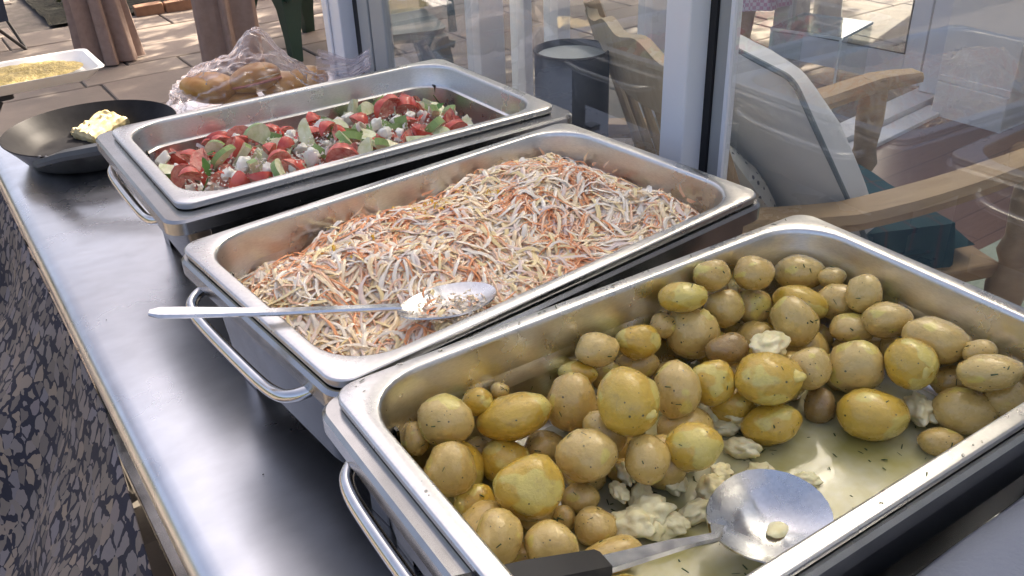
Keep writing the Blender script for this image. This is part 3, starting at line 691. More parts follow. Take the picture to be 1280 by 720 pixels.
gv = [(-.24 + .48*i/nx, -.14 + .28*j/ny, slaw_h(-.24 + .48*i/nx, -.14 + .28*j/ny) + .0008) for j in range(ny+1) for i in range(nx+1)]
mb.add(gv, [(j*(nx+1)+i, j*(nx+1)+i+1, (j+1)*(nx+1)+i+1, (j+1)*(nx+1)+i) for j in range(ny) for i in range(nx) if min(gv[j*(nx+1)+i][2], gv[(j+1)*(nx+1)+i+1][2]) > -.0975 and not ((abs(gv[j*(nx+1)+i][0]) > .2 and abs(gv[j*(nx+1)+i][1]) > .105))], 0)
rs = random.Random(11)
def shred(x, y, z, l, w_, mi, curl, tilt):
    a = rs.uniform(0, 6.28); seg = 6; p = Vector((x, y, 0)); vs_ = []; lift = z - slaw_h(x, y); k1 = curl; roll = rs.gauss(0, .12); tw_ = rs.gauss(0, .05); arch = rs.uniform(0, .0022) if rs.random() < .75 else rs.uniform(.003, .008)
    for i in range(seg+1):
        t = i/seg; d = Vector((math.cos(a), math.sin(a), 0)); sd_ = Vector((-math.sin(a), math.cos(a), 0))
        ww = w_*(1 - .55*abs(2*t-1)**3); ro = roll + tw_*i
        if abs(p.x) > .236: p.x = math.copysign(.236, p.x)
        if abs(p.y) > .136: p.y = math.copysign(.136, p.y)
        c = Vector((p.x, p.y, max(slaw_h(p.x, p.y), -.096) + lift + arch*math.sin(t*3.14)))
        si = sd_*math.cos(ro) + Vector((0,0,1))*math.sin(ro)
        vs_ += [c - si*ww, c + Vector((0,0,ww*.45)), c + si*ww]
        p = p + d*(l/seg); a += k1*l/seg
    mb.add(vs_, [(3*i+q, 3*i+3+q, 3*i+4+q, 3*i+1+q) for i in range(seg) for q in (0, 1)], mi)
for k in range(9000):
    x, y = rs.uniform(-.235,.235), rs.uniform(-.135,.135)
    if abs(x) > .2 and abs(y) > .1 and math.hypot(abs(x)-.195, abs(y)-.095) > .043: continue
    h_ = slaw_h(x, y)
    if h_ < -.090 and rs.random() < .8: continue
    cn = 1.25*noise.noise((x*24, y*24, 9)) + rs.gauss(0, .24)
    mi = 2 if cn > .33 else 3 if cn > .09 else rs.choice((0,0,1,1,1,4,5))
    wd = rs.uniform(.0008,.0017) if mi in (2,3) else rs.uniform(.0010,.0028)
    shred(x, y, h_ + rs.uniform(.0006,.0032), rs.uniform(.020,.058), wd, mi, rs.gauss(0, 52), 0)
def flake(x, y, r_, mi):
    n_ = 8; z_ = slaw_h(x, y) + rs.uniform(.001,.006); ph_ = rs.uniform(0, 6.28); e_ = rs.uniform(.4,.8); tx, ty = rs.gauss(0,.22), rs.gauss(0,.22); cu = rs.uniform(-.3,.6)
    ring_ = []
    for f in (1, .5):
        for i in range(n_):
            q = 6.283*i/n_; rr_ = r_*f*(1 + .25*noise.noise((math.cos(q)*1.5 + x*90, math.sin(q)*1.5, 4)))
            a_, b3 = math.cos(q)*rr_, math.sin(q)*rr_*e_
            ring_.append((x + a_*math.cos(ph_) - b3*math.sin(ph_), y + a_*math.sin(ph_) + b3*math.cos(ph_), z_ + a_*tx + b3*ty + cu*a_*a_/r_))
    ring_.append((x, y, z_))
    ring_ = [(max(-.237, min(.237, p_[0])), max(-.137, min(.137, p_[1])), max(p_[2], -.097)) for p_ in ring_]
    mb.add(ring_, [(i, (i+1) % n_, n_+(i+1) % n_, n_+i) for i in range(n_)] + [(n_+i, n_+(i+1) % n_, 2*n_) for i in range(n_)], mi)
for k in range(150):
    x, y = rs.uniform(-.22,.22), rs.uniform(-.12,.12)
    if slaw_h(x, y) < -.08: continue
    flake(x, y, *rs.choice(((.004,3),(.005,2),(.006,1),(.006,0),(.008,1),(.010,1),(.011,0),(.006,5))))
for k in range(70):
    c = rs.choice(((-.12,.05),(-.02,.08),(.02,.09),(.05,.06)));x, y = c[0]+rs.gauss(0,.02), c[1]+rs.gauss(0,.015)
    shred(x, y, slaw_h(x, y) + .006, rs.uniform(.005,.010), .0014, 6, 0, 0)
for k in range(40):                                 # shreds stuck to the tray walls and rim
    if rs.random() < .6: x, y = rs.uniform(-.1,.22), .1385
    else: x, y = .2385, rs.uniform(-.1,.1)
    z = rs.uniform(-.05,-.015); d1 = Vector((1,0,0)) if y > .13 else Vector((0,1,0)); nn_ = Vector((0,-1,0)) if y > .13 else Vector((-1,0,0))
    a = rs.uniform(0, 3.14); u = d1*math.cos(a) + Vector((0,0,1))*math.sin(a); q = u.cross(nn_); l = rs.uniform(.004,.011); w_ = rs.uniform(.0008,.002); c = Vector((x, y, z)) + nn_*.001
    mb.add([c-u*l-q*w_, c-q*w_*1.3+nn_*.002, c+u*l, c+q*w_*1.3+nn_*.002, c-u*l+q*w_], [(0,1,3,4),(1,2,3)], rs.choice((0,1,3)))
sl_ = mb.build('coleslaw', m_slaw, None, True); sl_.location, sl_.rotation_euler.z = loc3('B')
tag(sl_, 'heap of creamy coleslaw with shredded cabbage and carrot', 'coleslaw', kind='stuff')

# =================================================================== TOMATO, CUCUMBER AND FETA SALAD
m_tskin = varied('tomato_skin', (.52,.045,.035), (.64,.14,.10), 1.4, .2, .06, .03, 4)
m_tflesh = varied('tomato_flesh', (.60,.12,.09), (.78,.42,.32), 3.2, .22, .25, .05, 7, Subsurface_Weight=.1)
m_cuc = varied('cucumber_flesh', (.56,.58,.31), (.74,.74,.54), 2.2, .24, .1, .02, Subsurface_Weight=.1)
m_cskin = varied('cucumber_skin', (.16,.27,.07), (.30,.40,.14), 80, .35, .2, .001)
m_feta = varied('feta', (.84,.81,.70), (.89,.87,.79), 2, .6, .15, .03, 5)
m_herb = varied('herb_leaf', (.07,.19,.03), (.13,.28,.06), 90, .4, .2, .001)
m_onion = varied('onion_slice', (.60,.55,.46), (.66,.50,.46), 80, .3, .2, .001)
def wedge(a=R(55), n=7, m_=6, rough_=0.0, seed=0):
    mb = MB(); rg = random.Random(seed); g = []
    for j in range(m_+1):
        ph = -a + 2*a*j/m_
        for i in range(n+1):
            th = -math.pi/2 + math.pi*i/n; rr_ = 1 + .06*noise.noise((th, ph, seed))
            g.append((math.cos(th)*math.cos(ph)*rr_, math.cos(th)*math.sin(ph)*rr_, math.sin(th)*.95*rr_))
    mb.add(g, [(j*(n+1)+i, j*(n+1)+i+1, (j+1)*(n+1)+i+1, (j+1)*(n+1)+i) for j in range(m_) for i in range(n)], 0)
    for j in (0, m_):                                # cut faces with hollow seed pockets
        rim = [g[j*(n+1)+i] for i in range(n+1)]; inner = [(p[0]*.7, p[1]*.7 + (.10 if j == 0 else -.10), p[2]*.7) for p in rim]
        mb.add(rim + inner, [(i, i+1, n+2+i, n+1+i) for i in range(n)] + [tuple(range(n+1, 2*n+2))], 1)
    return mb
T_ = [wedge(R(rnd.uniform(20,40)), seed=i).mesh('tomato_wedge', [m_tskin, m_tflesh], True) for i in range(4)]
def half_moon(seed, t=.55):
    mb = MB(); n = 10; rg = random.Random(seed); a1 = math.pi*rg.choice((1, 1, .55)); lo = []
    pts = [(math.cos(a1*i/n), math.sin(a1*i/n)) for i in range(n+1)]
    V0 = [(x, y, 0) for x, y in pts] + [(0,0,0)] + [(x, y, t) for x, y in pts] + [(0,0,t)]
    mb.add(V0, [tuple(range(n+1, -1, -1)), tuple(range(n+2, 2*n+4))] + [(0, n+2, 2*n+3, n+1), (n, n+1, 2*n+3, 2*n+2)], 0)
    mb.add([p for p in V0], [(i, i+1, n+3+i, n+2+i) for i in range(n)], 1)
    return mb
C_ = [half_moon(i, rnd.uniform(.35,.7)).mesh('cucumber_piece', [m_cuc, m_cskin]) for i in range(4)]
F_ = [blob(70+i, 3, .45, 2.0, cut=3).mesh('feta_piece', m_feta, True, False) for i in range(4)]
def leaf_mesh(seed):
    mb = MB(); n = 7; rg = random.Random(seed); A = []; 
    for i in range(n+1):
        t = i/n; w_ = math.sin(t*math.pi)**.7*.45*(1+.2*math.sin(t*20)); z = .25*math.sin(t*2.4+seed); A += [(t*2-1, -w_, z+.12), (t*2-1, 0, z), (t*2-1, w_, z+.12)]
    mb.add(A, [(3*i+k, 3*i+3+k, 3*i+4+k, 3*i+1+k) for i in range(n) for k in (0,1)]); return mb
H_ = [leaf_mesh(i).mesh('herb_leaf', m_herb, True) for i in range(3)]
def onion_mesh(seed):
    mb = MB(); n = 9; rg = random.Random(seed); A = []
    for i in range(n+1):
        a = 2.6*i/n; r_ = 1; A += [(math.cos(a), math.sin(a), -.16), (math.cos(a)*1.04, math.sin(a)*1.04, .16), (math.cos(a)*.90, math.sin(a)*.90, .16), (math.cos(a)*.87, math.sin(a)*.87, -.16)]
    mb.add(A, [(4*i+k, 4*i+4+k, 4*i+4+(k+1)%4, 4*i+(k+1)%4) for i in range(n) for k in range(4)]); return mb
O_ = [onion_mesh(i).mesh('onion_slice', m_onion, True) for i in range(2)]
def sal_h(x, y):
    b_ = -.039 + .014*math.exp(-((x+.03)/.14)**2 - ((y+.04)/.07)**2) + .014*noise.noise((x*14, y*14, 7))
    return b_ - max(0, x-.14)*.30 - max(0, y-.08)*.30
used = []
SAL = dict(t=(T_, 'tomato_wedge', 'red tomato wedge in the salad tray', 'tomato', 'tomato wedges in the salad', .0215),
           c=(C_, 'cucumber_piece', 'pale cucumber chunk in the salad tray', 'cucumber', 'cucumber pieces in the salad', .019),
           f=(F_, 'feta_piece', 'white feta lump in the salad tray', 'cheese', 'feta lumps in the salad', .0095),
           h=(H_, 'herb_leaf', 'green herb leaf in the salad tray', 'leaf', 'herb leaves in the salad', .016),
           o=(O_, 'onion_slice', 'thin onion slice in the salad tray', 'onion', 'onion slices in the salad', .015))
rs = random.Random(5)
def put_salad(k, x, y, lift, sc_=1.0):
    ms, nm, lab, cat_, grp, r_ = SAL[k]
    r_ *= sc_*rs.uniform(.8,1.2); o = link(nm, rs.choice(ms)); hx, hy = .232-r_, .132-r_
    x = max(-hx, min(hx, x)); y = max(-hy, min(hy, y))
    z = max(sal_h(x, y) + lift, -.0995 + r_*.75); o.location = tw('A', x, y, z); o.scale = (r_*rs.uniform(.8,1.25), r_*rs.uniform(.8,1.2), r_*rs.uniform(.7,1.1))
    o.rotation_euler = (rs.uniform(0,6.28), rs.uniform(0,6.28), rs.uniform(0,6.28)) if k in 'tf' else (rs.gauss(0,.6), rs.gauss(0,.6), rs.uniform(0,6.28))
    za, zb_ = zone('A', o.location); tag(o, '%s, %s, %s' % (lab, zb_, za), cat_, grp)
for lay, (cnt, lift, md) in enumerate(((80, -.016, .021), (135, -.002, .0185), (95, .007, .020))):
    sp = []; tries = 0
    while len(sp) < cnt and tries < 6000:
        tries += 1; x, y = rs.uniform(-.222,.205), rs.uniform(-.122,.112)
        if lay > 0 and (x > .195 or y > .112): continue
        if all((x-a)**2 + (y-b_)**2 > md*md for a, b_ in sp): sp.append((x, y))
    for x, y in sp:
        k = rs.choices('tcfho', (42, 24, 24, 2, 11))[0]; put_salad(k, x, y, lift)
for px, py, sc_ in ((262,217,1.0),(500,150,.8),(578,122,1.1),(548,152,.7),(270,222,.9),(487,127,.7)):
    q = tl('A', at(px, py, RIM-.05)); put_salad('h', q[0], q[1], .014, sc_)
mb = MB()
for k in range(2600):
    x, y = rs.gauss(-.02,.12), rs.gauss(-.02,.06)
    if abs(x) > .22 or abs(y) > .12: continue
    c = Vector((x, y, sal_h(x, y) + rs.uniform(-.002,.011))); r_ = rs.uniform(.0008,.0032)
    d = [Vector((rs.gauss(0,1), rs.gauss(0,1), rs.gauss(0,1))).normalized()*r_ for _ in range(4)]
    mb.add([c+q for q in d], [(0,1,2),(0,2,3),(0,3,1),(1,3,2)])
o = mb.build('feta_crumbs', m_feta); o.location, o.rotation_euler.z = loc3('A'); tag(o, 'scattered white feta crumbs over the tomato salad', 'cheese', kind='stuff')

# =================================================================== SPOONS
def frame_from(xdir, up):
    x = xdir.normalized(); z = (up - x*up.dot(x)).normalized(); y = z.cross(x); return x, y, z
def spoon_bowl(c, x, y, z, a, b_, dp, mt, parent, nose=0.0):
    mb = MB(); n = 28; k = 8; L1 = []; L2 = []
    for i in range(k+1):
        f = max(.02, 1 - i/k); dz = -dp*(1 - f*f)
        r1 = []; r2 = []
        for j in range(n):
            q = 2*math.pi*j/n; ex = math.cos(q); ey = math.sin(q)*(1 - nose*max(0, -math.cos(q)))
            pz = c + x*(a*ex*f) + y*(b_*ey*f) + z*dz
            r1.append(pz); r2.append(pz - z*.0014 + (x*(ex*.0006) + y*(ey*.0006))*(1 if i == 0 else 0))
        L1.append(r1); L2.append(r2)
    mb.loops(list(reversed(L1)) + L2, True, True)
    return mb.build('bowl', mt, parent, True)
def strip(pts, ws, ths, up, name, mt, parent):
    mb = MB(); lo = []
    for i, p in enumerate(pts):
        t = (pts[min(i+1, len(pts)-1)] - pts[max(i-1, 0)]).normalized(); sd_ = t.cross(up).normalized(); u = sd_.cross(t)
        w_, h_ = ws[i], ths[i]
        lo.append([p - sd_*w_ , p - sd_*w_*.75 + u*h_, p + sd_*w_*.75 + u*h_, p + sd_*w_, p + sd_*w_*.75 - u*h_, p - sd_*w_*.75 - u*h_])
    return mb.loops(lo).build(name, mt, parent, True)
m_spoonfilm = steel('spoon_greasy', (.66,.67,.68), (.12,.42), .22, 60, (1,1,1), .003)
# spoon in the coleslaw, handle out over the front rim
h0, h1, h2 = at(186, 391, RIM+.024), at(345, 390, RIM+.008), at(492, 384, RIM-.006)
cb = at(559, 375, RIM-.015)
sp1 = thing('serving_spoon', 'long steel serving spoon resting in the coleslaw, handle over the rim', 'spoon')
strip([h0, h0.lerp(h1,.08), h0.lerp(h1,.3), h0.lerp(h1,.65), h1, h1.lerp(h2,.5), h2, h2.lerp(cb,.12)], [.004,.0085,.0085,.0065,.0050,.0042,.0042,.006], [.0014,.002,.002,.002,.002,.002,.002,.0012], Vector((0,0,1)), 'handle', m_spoon, sp1)
x, y, z = frame_from(at(615, 358, RIM-.015) - at(497, 390, RIM-.015), Vector((.12,.0,1)))
a_ = (at(616, 356, RIM-.015) - at(498, 391, RIM-.015)).length*.5
spoon_bowl(cb, x, y, z, a_, .030, .011, m_spoonfilm, sp1, .2)
# spoon in the potatoes
zb = FLOORZ + .032
cb2 = at(962, 643, zb)
sp2 = thing('serving_spoon', 'large steel serving spoon with black plastic handle lying in the potatoes', 'spoon')
ax = (at(1036, 625, zb) - at(888, 655, zb)); x, y, z = frame_from(ax, Vector((-.16,-.16,1)))
spoon_bowl(cb2, x, y, z, ax.length*.5, ax.length*.43, .019, m_spoonfilm, sp2, .1)
g0, g1, g2 = at(893, 672, zb+.002), at(840, 683, zb+.012), at(755, 706, zb+.026)
g3 = g2 + (g2 - g1).normalized()*.14 + Vector((0,0,.01))
strip([cb2 - x*(ax.length*.5-.006), g0, g0.lerp(g1,.6), g1, g2, g2.lerp(g3,.1)], [.007,.0042,.0045,.006,.0085,.0085], [.001,.0022,.0022,.0022,.0022,.0022], Vector((0,0,1)), 'neck', m_spoon, sp2)
strip([g2, g2.lerp(g3,.03), g2.lerp(g3,.4), g3], [.0095,.0115,.0125,.011], [.005,.0065,.008,.006], Vector((0,0,1)), 'grip', m_black, sp2)
mb = blob(91, 3, .25, 1.3); me = mb.mesh('potato_smear', m_flesh, True)
o = link('potato_smear', me, sp2); o.location = cb2 - z*.0170 + x*.008 - y*.004; o.scale = (.010,.007,.0022); o['label'] = 'smear of mashed potato in the bowl'
rs = random.Random(21); mb = MB()
for k in range(260):
    a = rs.uniform(0, 6.28); q = math.sqrt(rs.random())*.8; 
    xx, yy, zz = frame_from(at(615, 358, RIM-.015) - at(497, 390, RIM-.015), Vector((.12,0,1)))
    c = cb + xx*(a_*q*math.cos(a)) + yy*(.03*q*math.sin(a) - .008) - zz*(.011*(1-q*q) - .0015)
    d = [Vector((rs.gauss(0,1), rs.gauss(0,1), rs.gauss(0,.5))).normalized()*rs.uniform(.0015,.004) for _ in range(4)]
    mb.add([c+q2 for q2 in d], [(0,1,2),(0,2,3),(0,3,1),(1,3,2)], rs.choice((0,0,1,1,3)))
o = mb.build('slaw_scraps', m_slaw, sp1); tag(o, kind='stuff')

# =================================================================== FRYING PAN
pzr = TOP + .050
pc = (at(2, 177, pzr) + at(217, 140, pzr))*.5; pr = .150
fp = thing('frying_pan', 'large black non-stick frying pan with a leftover slice in it', 'frying pan', (pc.x, pc.y, TOP))
MB().lathe([(.05,.0008),(.105,.001),(.118,.006),(.135,.03),(.150,.0485)], 56, close1=False).build('pan_outside', m_pansteel, fp, True)
MB().lathe([(.1502,.0488),(.1516,.0502),(.1500,.0510),(.147,.048),(.131,.030),(.114,.010),(.104,.0055),(.04,.0052)], 56, close0=False).build('pan_body', m_nonstick, fp, True)
hd = (at(128, 186, pzr+.014) - at(34, 205, pzr)).normalized()
# handle leaves the rim at the front and runs towards the chafing dish
f0 = at(36, 204, pzr+.002) - Vector((pc.x, pc.y, TOP)); f1 = at(80, 194, pzr+.014) - Vector((pc.x, pc.y, TOP)); f2 = at(134, 184, pzr+.022) - Vector((pc.x, pc.y, TOP))
d0 = Vector((f0.x, f0.y, 0)).normalized()
strip([d0*.142 + Vector((0,0,.036)), d0*.156 + Vector((0,0,.042)), f1*1.0 + Vector((0,0,.0)), f2, f2 + (f2-f1)*.8], [.012,.013,.012,.013,.014], [.005,.006,.007,.008,.008], Vector((0,0,1)), 'handle', m_grip, fp)
for k in (-1, 1):
    q = d0*.146 + Vector((-d0.y, d0.x, 0))*.006*k + Vector((0,0,.048)); MB().lathe([(.0035,0),(.003,.0015),(.001,.002)], 10, q).build('rivet', m_chrome, fp, True)
m_egg = varied('omelette', (.58,.43,.17), (.72,.62,.38), 60, .55, .5, .003, 90)
mb = MB(); k = 14; g = []
for j in range(k+1):
    for i in range(k+1):
        u, v_ = i/k, j/k; g.append((u*.085-.0425 + .004*noise.noise((u*6,v_*6,1)), v_*.06-.03 + .004*noise.noise((u*6,v_*6,8)), .022 + .006*noise.noise((u*9, v_*9, 3)) - (.006 if i in (0,k) or j in (0,k) else 0)))
nb = [(x_, y_, .0) for x_, y_, z_ in g]; G = k+1
mb.add(g, [(j*G+i, j*G+i+1, (j+1)*G+i+1, (j+1)*G+i) for j in range(k) for i in range(k)])
ring = [i for i in range(G)] + [j*G+k for j in range(1, G)] + [k*G+i for i in range(k-1, -1, -1)] + [j*G for j in range(k-1, 0, -1)]
mb.loops([[nb[i] for i in ring], [(g[i][0]*1.03, g[i][1]*1.03, .011 + .004*noise.noise((i*.7, 0, 0))) for i in ring], [g[i] for i in ring]], True, False)
o = mb.build('omelette_slice', m_egg, None, True); q = at(127, 160, TOP+.016); o.location = (q.x, q.y, TOP+.008); o.rotation_euler = (R(8), R(-12), R(20))
tag(o, 'torn yellow slice of omelette left in the black frying pan', 'omelette')
o2 = link('omelette_slice', o.data); q = at(100, 164, TOP+.01); o2.location = (q.x, q.y, TOP+.0065); o2.scale = (.35,.4,.5); o2.rotation_euler = (0,.1,1)
tag(o2, 'small yellow omelette scrap on the frying pan floor', 'omelette')

# =================================================================== BREAD ROLLS IN A PLASTIC BAG
m_roll = varied('bread_crust', (.40,.16,.028), (.62,.35,.10), 1.3, .33, .08, .03, 4)
m_ham = varied('ham', (.45,.13,.10), (.58,.26,.20), 50, .4, .2)
m_crumb = varied('bread_crumb', (.66,.55,.38), (.74,.66,.5), 80, .9, .5)
def roll_mesh(seed, st=(1,1,.55)):
    return blob(seed, 3, .10, .9, st).mesh('bread_roll', m_roll, True)
rl = [roll_mesh(i+120) for i in range(3)]
ROLLS = [(264,110,TOP+.062,.055,.2,'golden bread roll in front, inside the clear bag'),(318,98,TOP+.072,.053,.9,'filled golden bread roll showing a reddish filling, in the clear bag'),(352,106,TOP+.05,.044,.4,'pale bread roll beside the filled roll in the clear bag'),(385,98,TOP+.05,.040,1.9,'bread roll hidden by crumpled plastic near the bag mouth'),(300,125,TOP+.034,.036,2.2,'bread roll at the bottom of the clear bag behind the salad tray')]
for i, (px, py, z_, r_, a, lab) in enumerate(ROLLS):
    o = link('bread_roll', rl[i % 3]); c = at(px, py, z_); o.location = c; o.scale = (r_*1.08, r_, r_); o.rotation_euler = (rnd.uniform(-.2,.2), rnd.uniform(-.2,.2), a)
    tag(o, lab, 'bread roll', 'bread rolls in the bag')
    if i == 1:
        f_ = MB().lathe([(.70,-.13),(.97,-.11),(1.03,-.06),(.98,.0),(.7,.02)], 24).build('filling', m_ham, o, True); f_.location = (0,0,-.10)
        f_ = MB().lathe([(.6,-.03),(.97,-.02),(1.01,.02),(.97,.06),(.6,.07)], 24).build('crumb_edge', m_crumb, o, True); f_.location = (0,0,-.03)
m_bag = bpy.data.materials.new('clear_plastic'); m_bag.use_nodes = True; t_ = m_bag.node_tree; t_.nodes.remove(B(m_bag)); out = t_.nodes['Material Output']
lw = N(m_bag, 'ShaderNodeLayerWeight', Blend=.42); tr = N(m_bag, 'ShaderNodeBsdfTransparent'); tr.inputs[0].default_value = (.98,.96,.97,1)
gl = N(m_bag, 'ShaderNodeBsdfGlossy'); gl.inputs['Roughness'].default_value = .16
df = N(m_bag, 'ShaderNodeBsdfTranslucent'); df.inputs[0].default_value = (.90,.85,.86,1); d2 = N(m_bag, 'ShaderNodeBsdfDiffuse'); d2.inputs[0].default_value = (.90,.83,.84,1)
a1 = N(m_bag, 'ShaderNodeMixShader'); a1.inputs[0].default_value = .55; L(m_bag, df.outputs[0], a1.inputs[1]); L(m_bag, d2.outputs[0], a1.inputs[2])
a2 = N(m_bag, 'ShaderNodeMixShader'); a2.inputs[0].default_value = .45; L(m_bag, a1.outputs[0], a2.inputs[1]); L(m_bag, gl.outputs[0], a2.inputs[2])
mr = N(m_bag, 'ShaderNodeMapRange'); L(m_bag, lw.outputs['Facing'], mr.inputs[0]); mr.inputs[1].default_value = .1; mr.inputs[2].default_value = 1; mr.inputs[3].default_value = .05; mr.inputs[4].default_value = 1.0
a3 = N(m_bag, 'ShaderNodeMixShader'); L(m_bag, mr.outputs[0], a3.inputs[0]); L(m_bag, tr.outputs[0], a3.inputs[1]); L(m_bag, a2.outputs[0], a3.inputs[2]); L(m_bag, a3.outputs[0], out.inputs[0])
bc0 = at(310, 112, TOP+.05)
bagt = thing('plastic_bag', 'crumpled clear plastic bag of bread rolls with a twisted mouth', 'bag', (bc0.x, bc0.y, TOP))
mb = MB(); n, k = 120, 64; lo = []
ux = (at(440, 100, TOP+.05) - at(220, 112, TOP+.05)).normalized(); uy = Vector((-ux.y, ux.x, 0))
def bagp(th, ph):
    d = Vector((math.cos(th)*math.cos(ph), math.sin(th)*math.cos(ph), math.sin(ph)))
    p_ = d*1.0
    cr = .16*abs(noise.noise(d*3.2 + Vector((3,1,7)))) + .10*abs(noise.noise(d*6.5)) + .05*abs(noise.noise(d*13))
    rad = 1.06 - cr
    x_, y_, z_ = p_.x*.160*rad, p_.y*.098*rad, max(p_.z, -.28)*.092*rad + .024
    # peak of loose plastic above the filled roll
    gk = math.exp(-((x_-.035)/.045)**2 - ((y_-.02)/.06)**2)
    if p_.z > 0: z_ += .058*gk*p_.z**2
    return ux*x_ + uy*y_ + Vector((0,0,max(z_, .0015)))
for j in range(k+1):
    ph = -math.pi/2*.95 + math.pi*.97*j/k
    lo.append([bagp(2*math.pi*i/n, ph) for i in range(n)])
mb.loops(lo, False, True).build('bag_film', m_bag, bagt, True)
# gathered neck and mouth towards the glass
e0 = at(400, 92, TOP+.06) - Vector((bc0.x, bc0.y, TOP)); e1 = at(440, 88, TOP+.05) - Vector((bc0.x, bc0.y, TOP)); e2 = at(462, 74, TOP+.075) - Vector((bc0.x, bc0.y, TOP))
mb = MB(); lo = []
for j in range(16):
    t = j/15; c = e0.lerp(e1, min(1, t*1.6)) if t < .625 else e1.lerp(e2, (t-.625)/.375)
    r_ = .045*(1-t) + .010 + (.016*(t-.7)/.3 if t > .7 else 0)
    lo.append([c + uy*(math.cos(2*math.pi*i/36)*r_*(1+.35*math.sin(i*2.1+j*.3))) + Vector((0,0,1))*(math.sin(2*math.pi*i/36)*r_*.7*(1+.35*math.sin(i*1.7+j*.2))) for i in range(36)])
mb.loops(lo, False, False).build('bag_neck', m_bag, bagt, True)

# =================================================================== FAR SIDE TABLE WITH WHITE DISH
dz_ = .70
dc = at(20, 88, dz_); ed = at(118, 70, dz_); 
dish = thing('serving_dish', 'white rectangular tray of yellow pasta bake on the black side table', 'dish', (dc.x - .06, dc.y, dz_-.05), SITE)
dish.scale = (1, 1, .72); dish.location.z = dz_-.041
hx, hy = (Vector((ed.x-dc.x+.06, ed.y-dc.y, 0))).length, .15
MB().loops([rr(hx*.8,hy*.72,.02,0), rr(hx*.84,hy*.78,.025,.004), rr(hx*.97,hy*.96,.03,.050), rr(hx,hy,.032,.054), rr(hx,hy,.032,.057), rr(hx*.95,hy*.93,.03,.054), rr(hx*.86,hy*.80,.025,.012), rr(hx*.3,hy*.3,.02,.010)]).build('dish_body', m_ceramic, dish, True)
m_pasta = varied('pasta_bake', (.20,.16,.05), (.42,.33,.11), 40, .5, 1.0, .01, 60)
mb = MB(); k = 26; g = []
for j in range(k+1):
    for i in range(k+1):
        u, v_ = 2*i/k-1, 2*j/k-1; rad = max(abs(u), abs(v_)); q = math.hypot(u, v_) or 1; u2, v2 = u*rad/q, v_*rad/q
        g.append((u2*hx*.86, v2*hy*.84, .058 - .022*rad**4 + .012*noise.noise((u*5, v_*5, 2)) + .006*noise.noise((u*13, v_*13, 5))))
mb.add(g, [(j*(k+1)+i, j*(k+1)+i+1, (j+1)*(k+1)+i+1, (j+1)*(k+1)+i) for j in range(k) for i in range(k)])
o = mb.build('pasta_bake', m_pasta, None, True); o.location = dish.location; o.scale = (1, 1, .72); o.rotation_euler.z = SITE
tag(o, 'yellow baked pasta filling the white rectangular tray', 'food', kind='stuff')
st_ = thing('side_table', 'small black folding table under the white tray', 'table', (dc.x - .27, dc.y + .05, 0), SITE)
MB().loops([rr(.24,.12,.02,dz_-.062), rr(.24,.12,.02,dz_-.0415)]).build('table_top', m_black, st_)
for sx in (-1, 1):
    for sy in (-1, 1):
        MB().tube([(sx*.2, sy*.09, dz_-.07), (-sx*.2, sy*.1, .0)], .008, 8).build('leg', m_black, st_, True)

# =================================================================== PERGOLA WITH CURTAINS
m_curt = varied('brown_curtain', (.29,.205,.17), (.35,.255,.215), 30, .85, .2, .002, 200)
m_curtin = varied('grey_curtain', (.10,.10,.11), (.14,.13,.13), 30, .85, .2)
m_metal = mat('bronze_metal', (.06,.05,.045), .5, .6)
C1 = at(128, 78, 0.0); C2 = at(300, 118, 0.0)
def curtain(name, p, label, r0, r1, seed, lean=(0,0), extra=None):
    mb = MB(); n, k = 96, 26; lo = []; rg = random.Random(seed); ph = [rg.uniform(0, 6.28) for _ in range(4)]
    for j in range(k+1):
        t = j/k; z_ = .012 + 2.2*t
        rad = r0 + (r1-r0)*min(1, t/.5)**.8 if t < .5 else r1 + (r0*1.15-r1)*((t-.5)/.5)**1.3
        lo.append([(rad*(1 + .30*math.sin(7*a+ph[0]) + .12*math.sin(13*a+ph[1]+t*2))*math.cos(a)*1.25 + lean[0]*(1-t), rad*(1 + .30*math.sin(7*a+ph[0]) + .12*math.sin(13*a+ph[1]))*math.sin(a)*.8 + lean[1]*(1-t), z_) for a in (2*math.pi*i/n for i in range(n))])
    o = mb.loops(lo, True, True).build(name, m_curt, None, True); o.location = p
    tag(o, label, 'curtain', 'curtains tied to the pergola posts')
    return o
curtain('curtain', (C1.x, C1.y, 0), 'gathered brown curtain with sunlit hem trailing on the paving', .120, .085, 3, (.05, -.05))
curtain('curtain', (C2.x, C2.y, 0), 'gathered brown curtain with dark stripe standing beside the green chair', .105, .10, 8)
perg = thing('pergola', 'metal pergola whose posts carry the brown curtains', 'pergola', (0,0,0))
px_ = Vector((-3.0, .2, 0)); B1, B2 = Vector((C1.x, C1.y, 0)), Vector((C2.x, C2.y, 0))
for q in (B1, B2, B1 + px_, B2 + px_):
    MB().box(q.x-.035, q.x+.035, q.y-.035, q.y+.035, 0, 2.5, .004).build('post', m_metal, perg)
for a, b2 in ((B1, B2), (B1+px_, B2+px_), (B1, B1+px_), (B2, B2+px_)):
    MB().tube([a + Vector((0,0,2.5)), b2 + Vector((0,0,2.5))], .05, 4).build('beam', m_metal, perg)
cpts = [B2 + Vector((0,-.25,0)) + px_*(i/20) + Vector((0,0,2.78 + .02*math.sin(i*2))) for i in range(-4, 24)]
MB().tube(cpts, [.19 + .02*math.sin(i*1.9) for i in range(28)], 16).build('added_canopy_roll', m_curt, perg, True)  # unseen roll added so the table top reflects a dark band

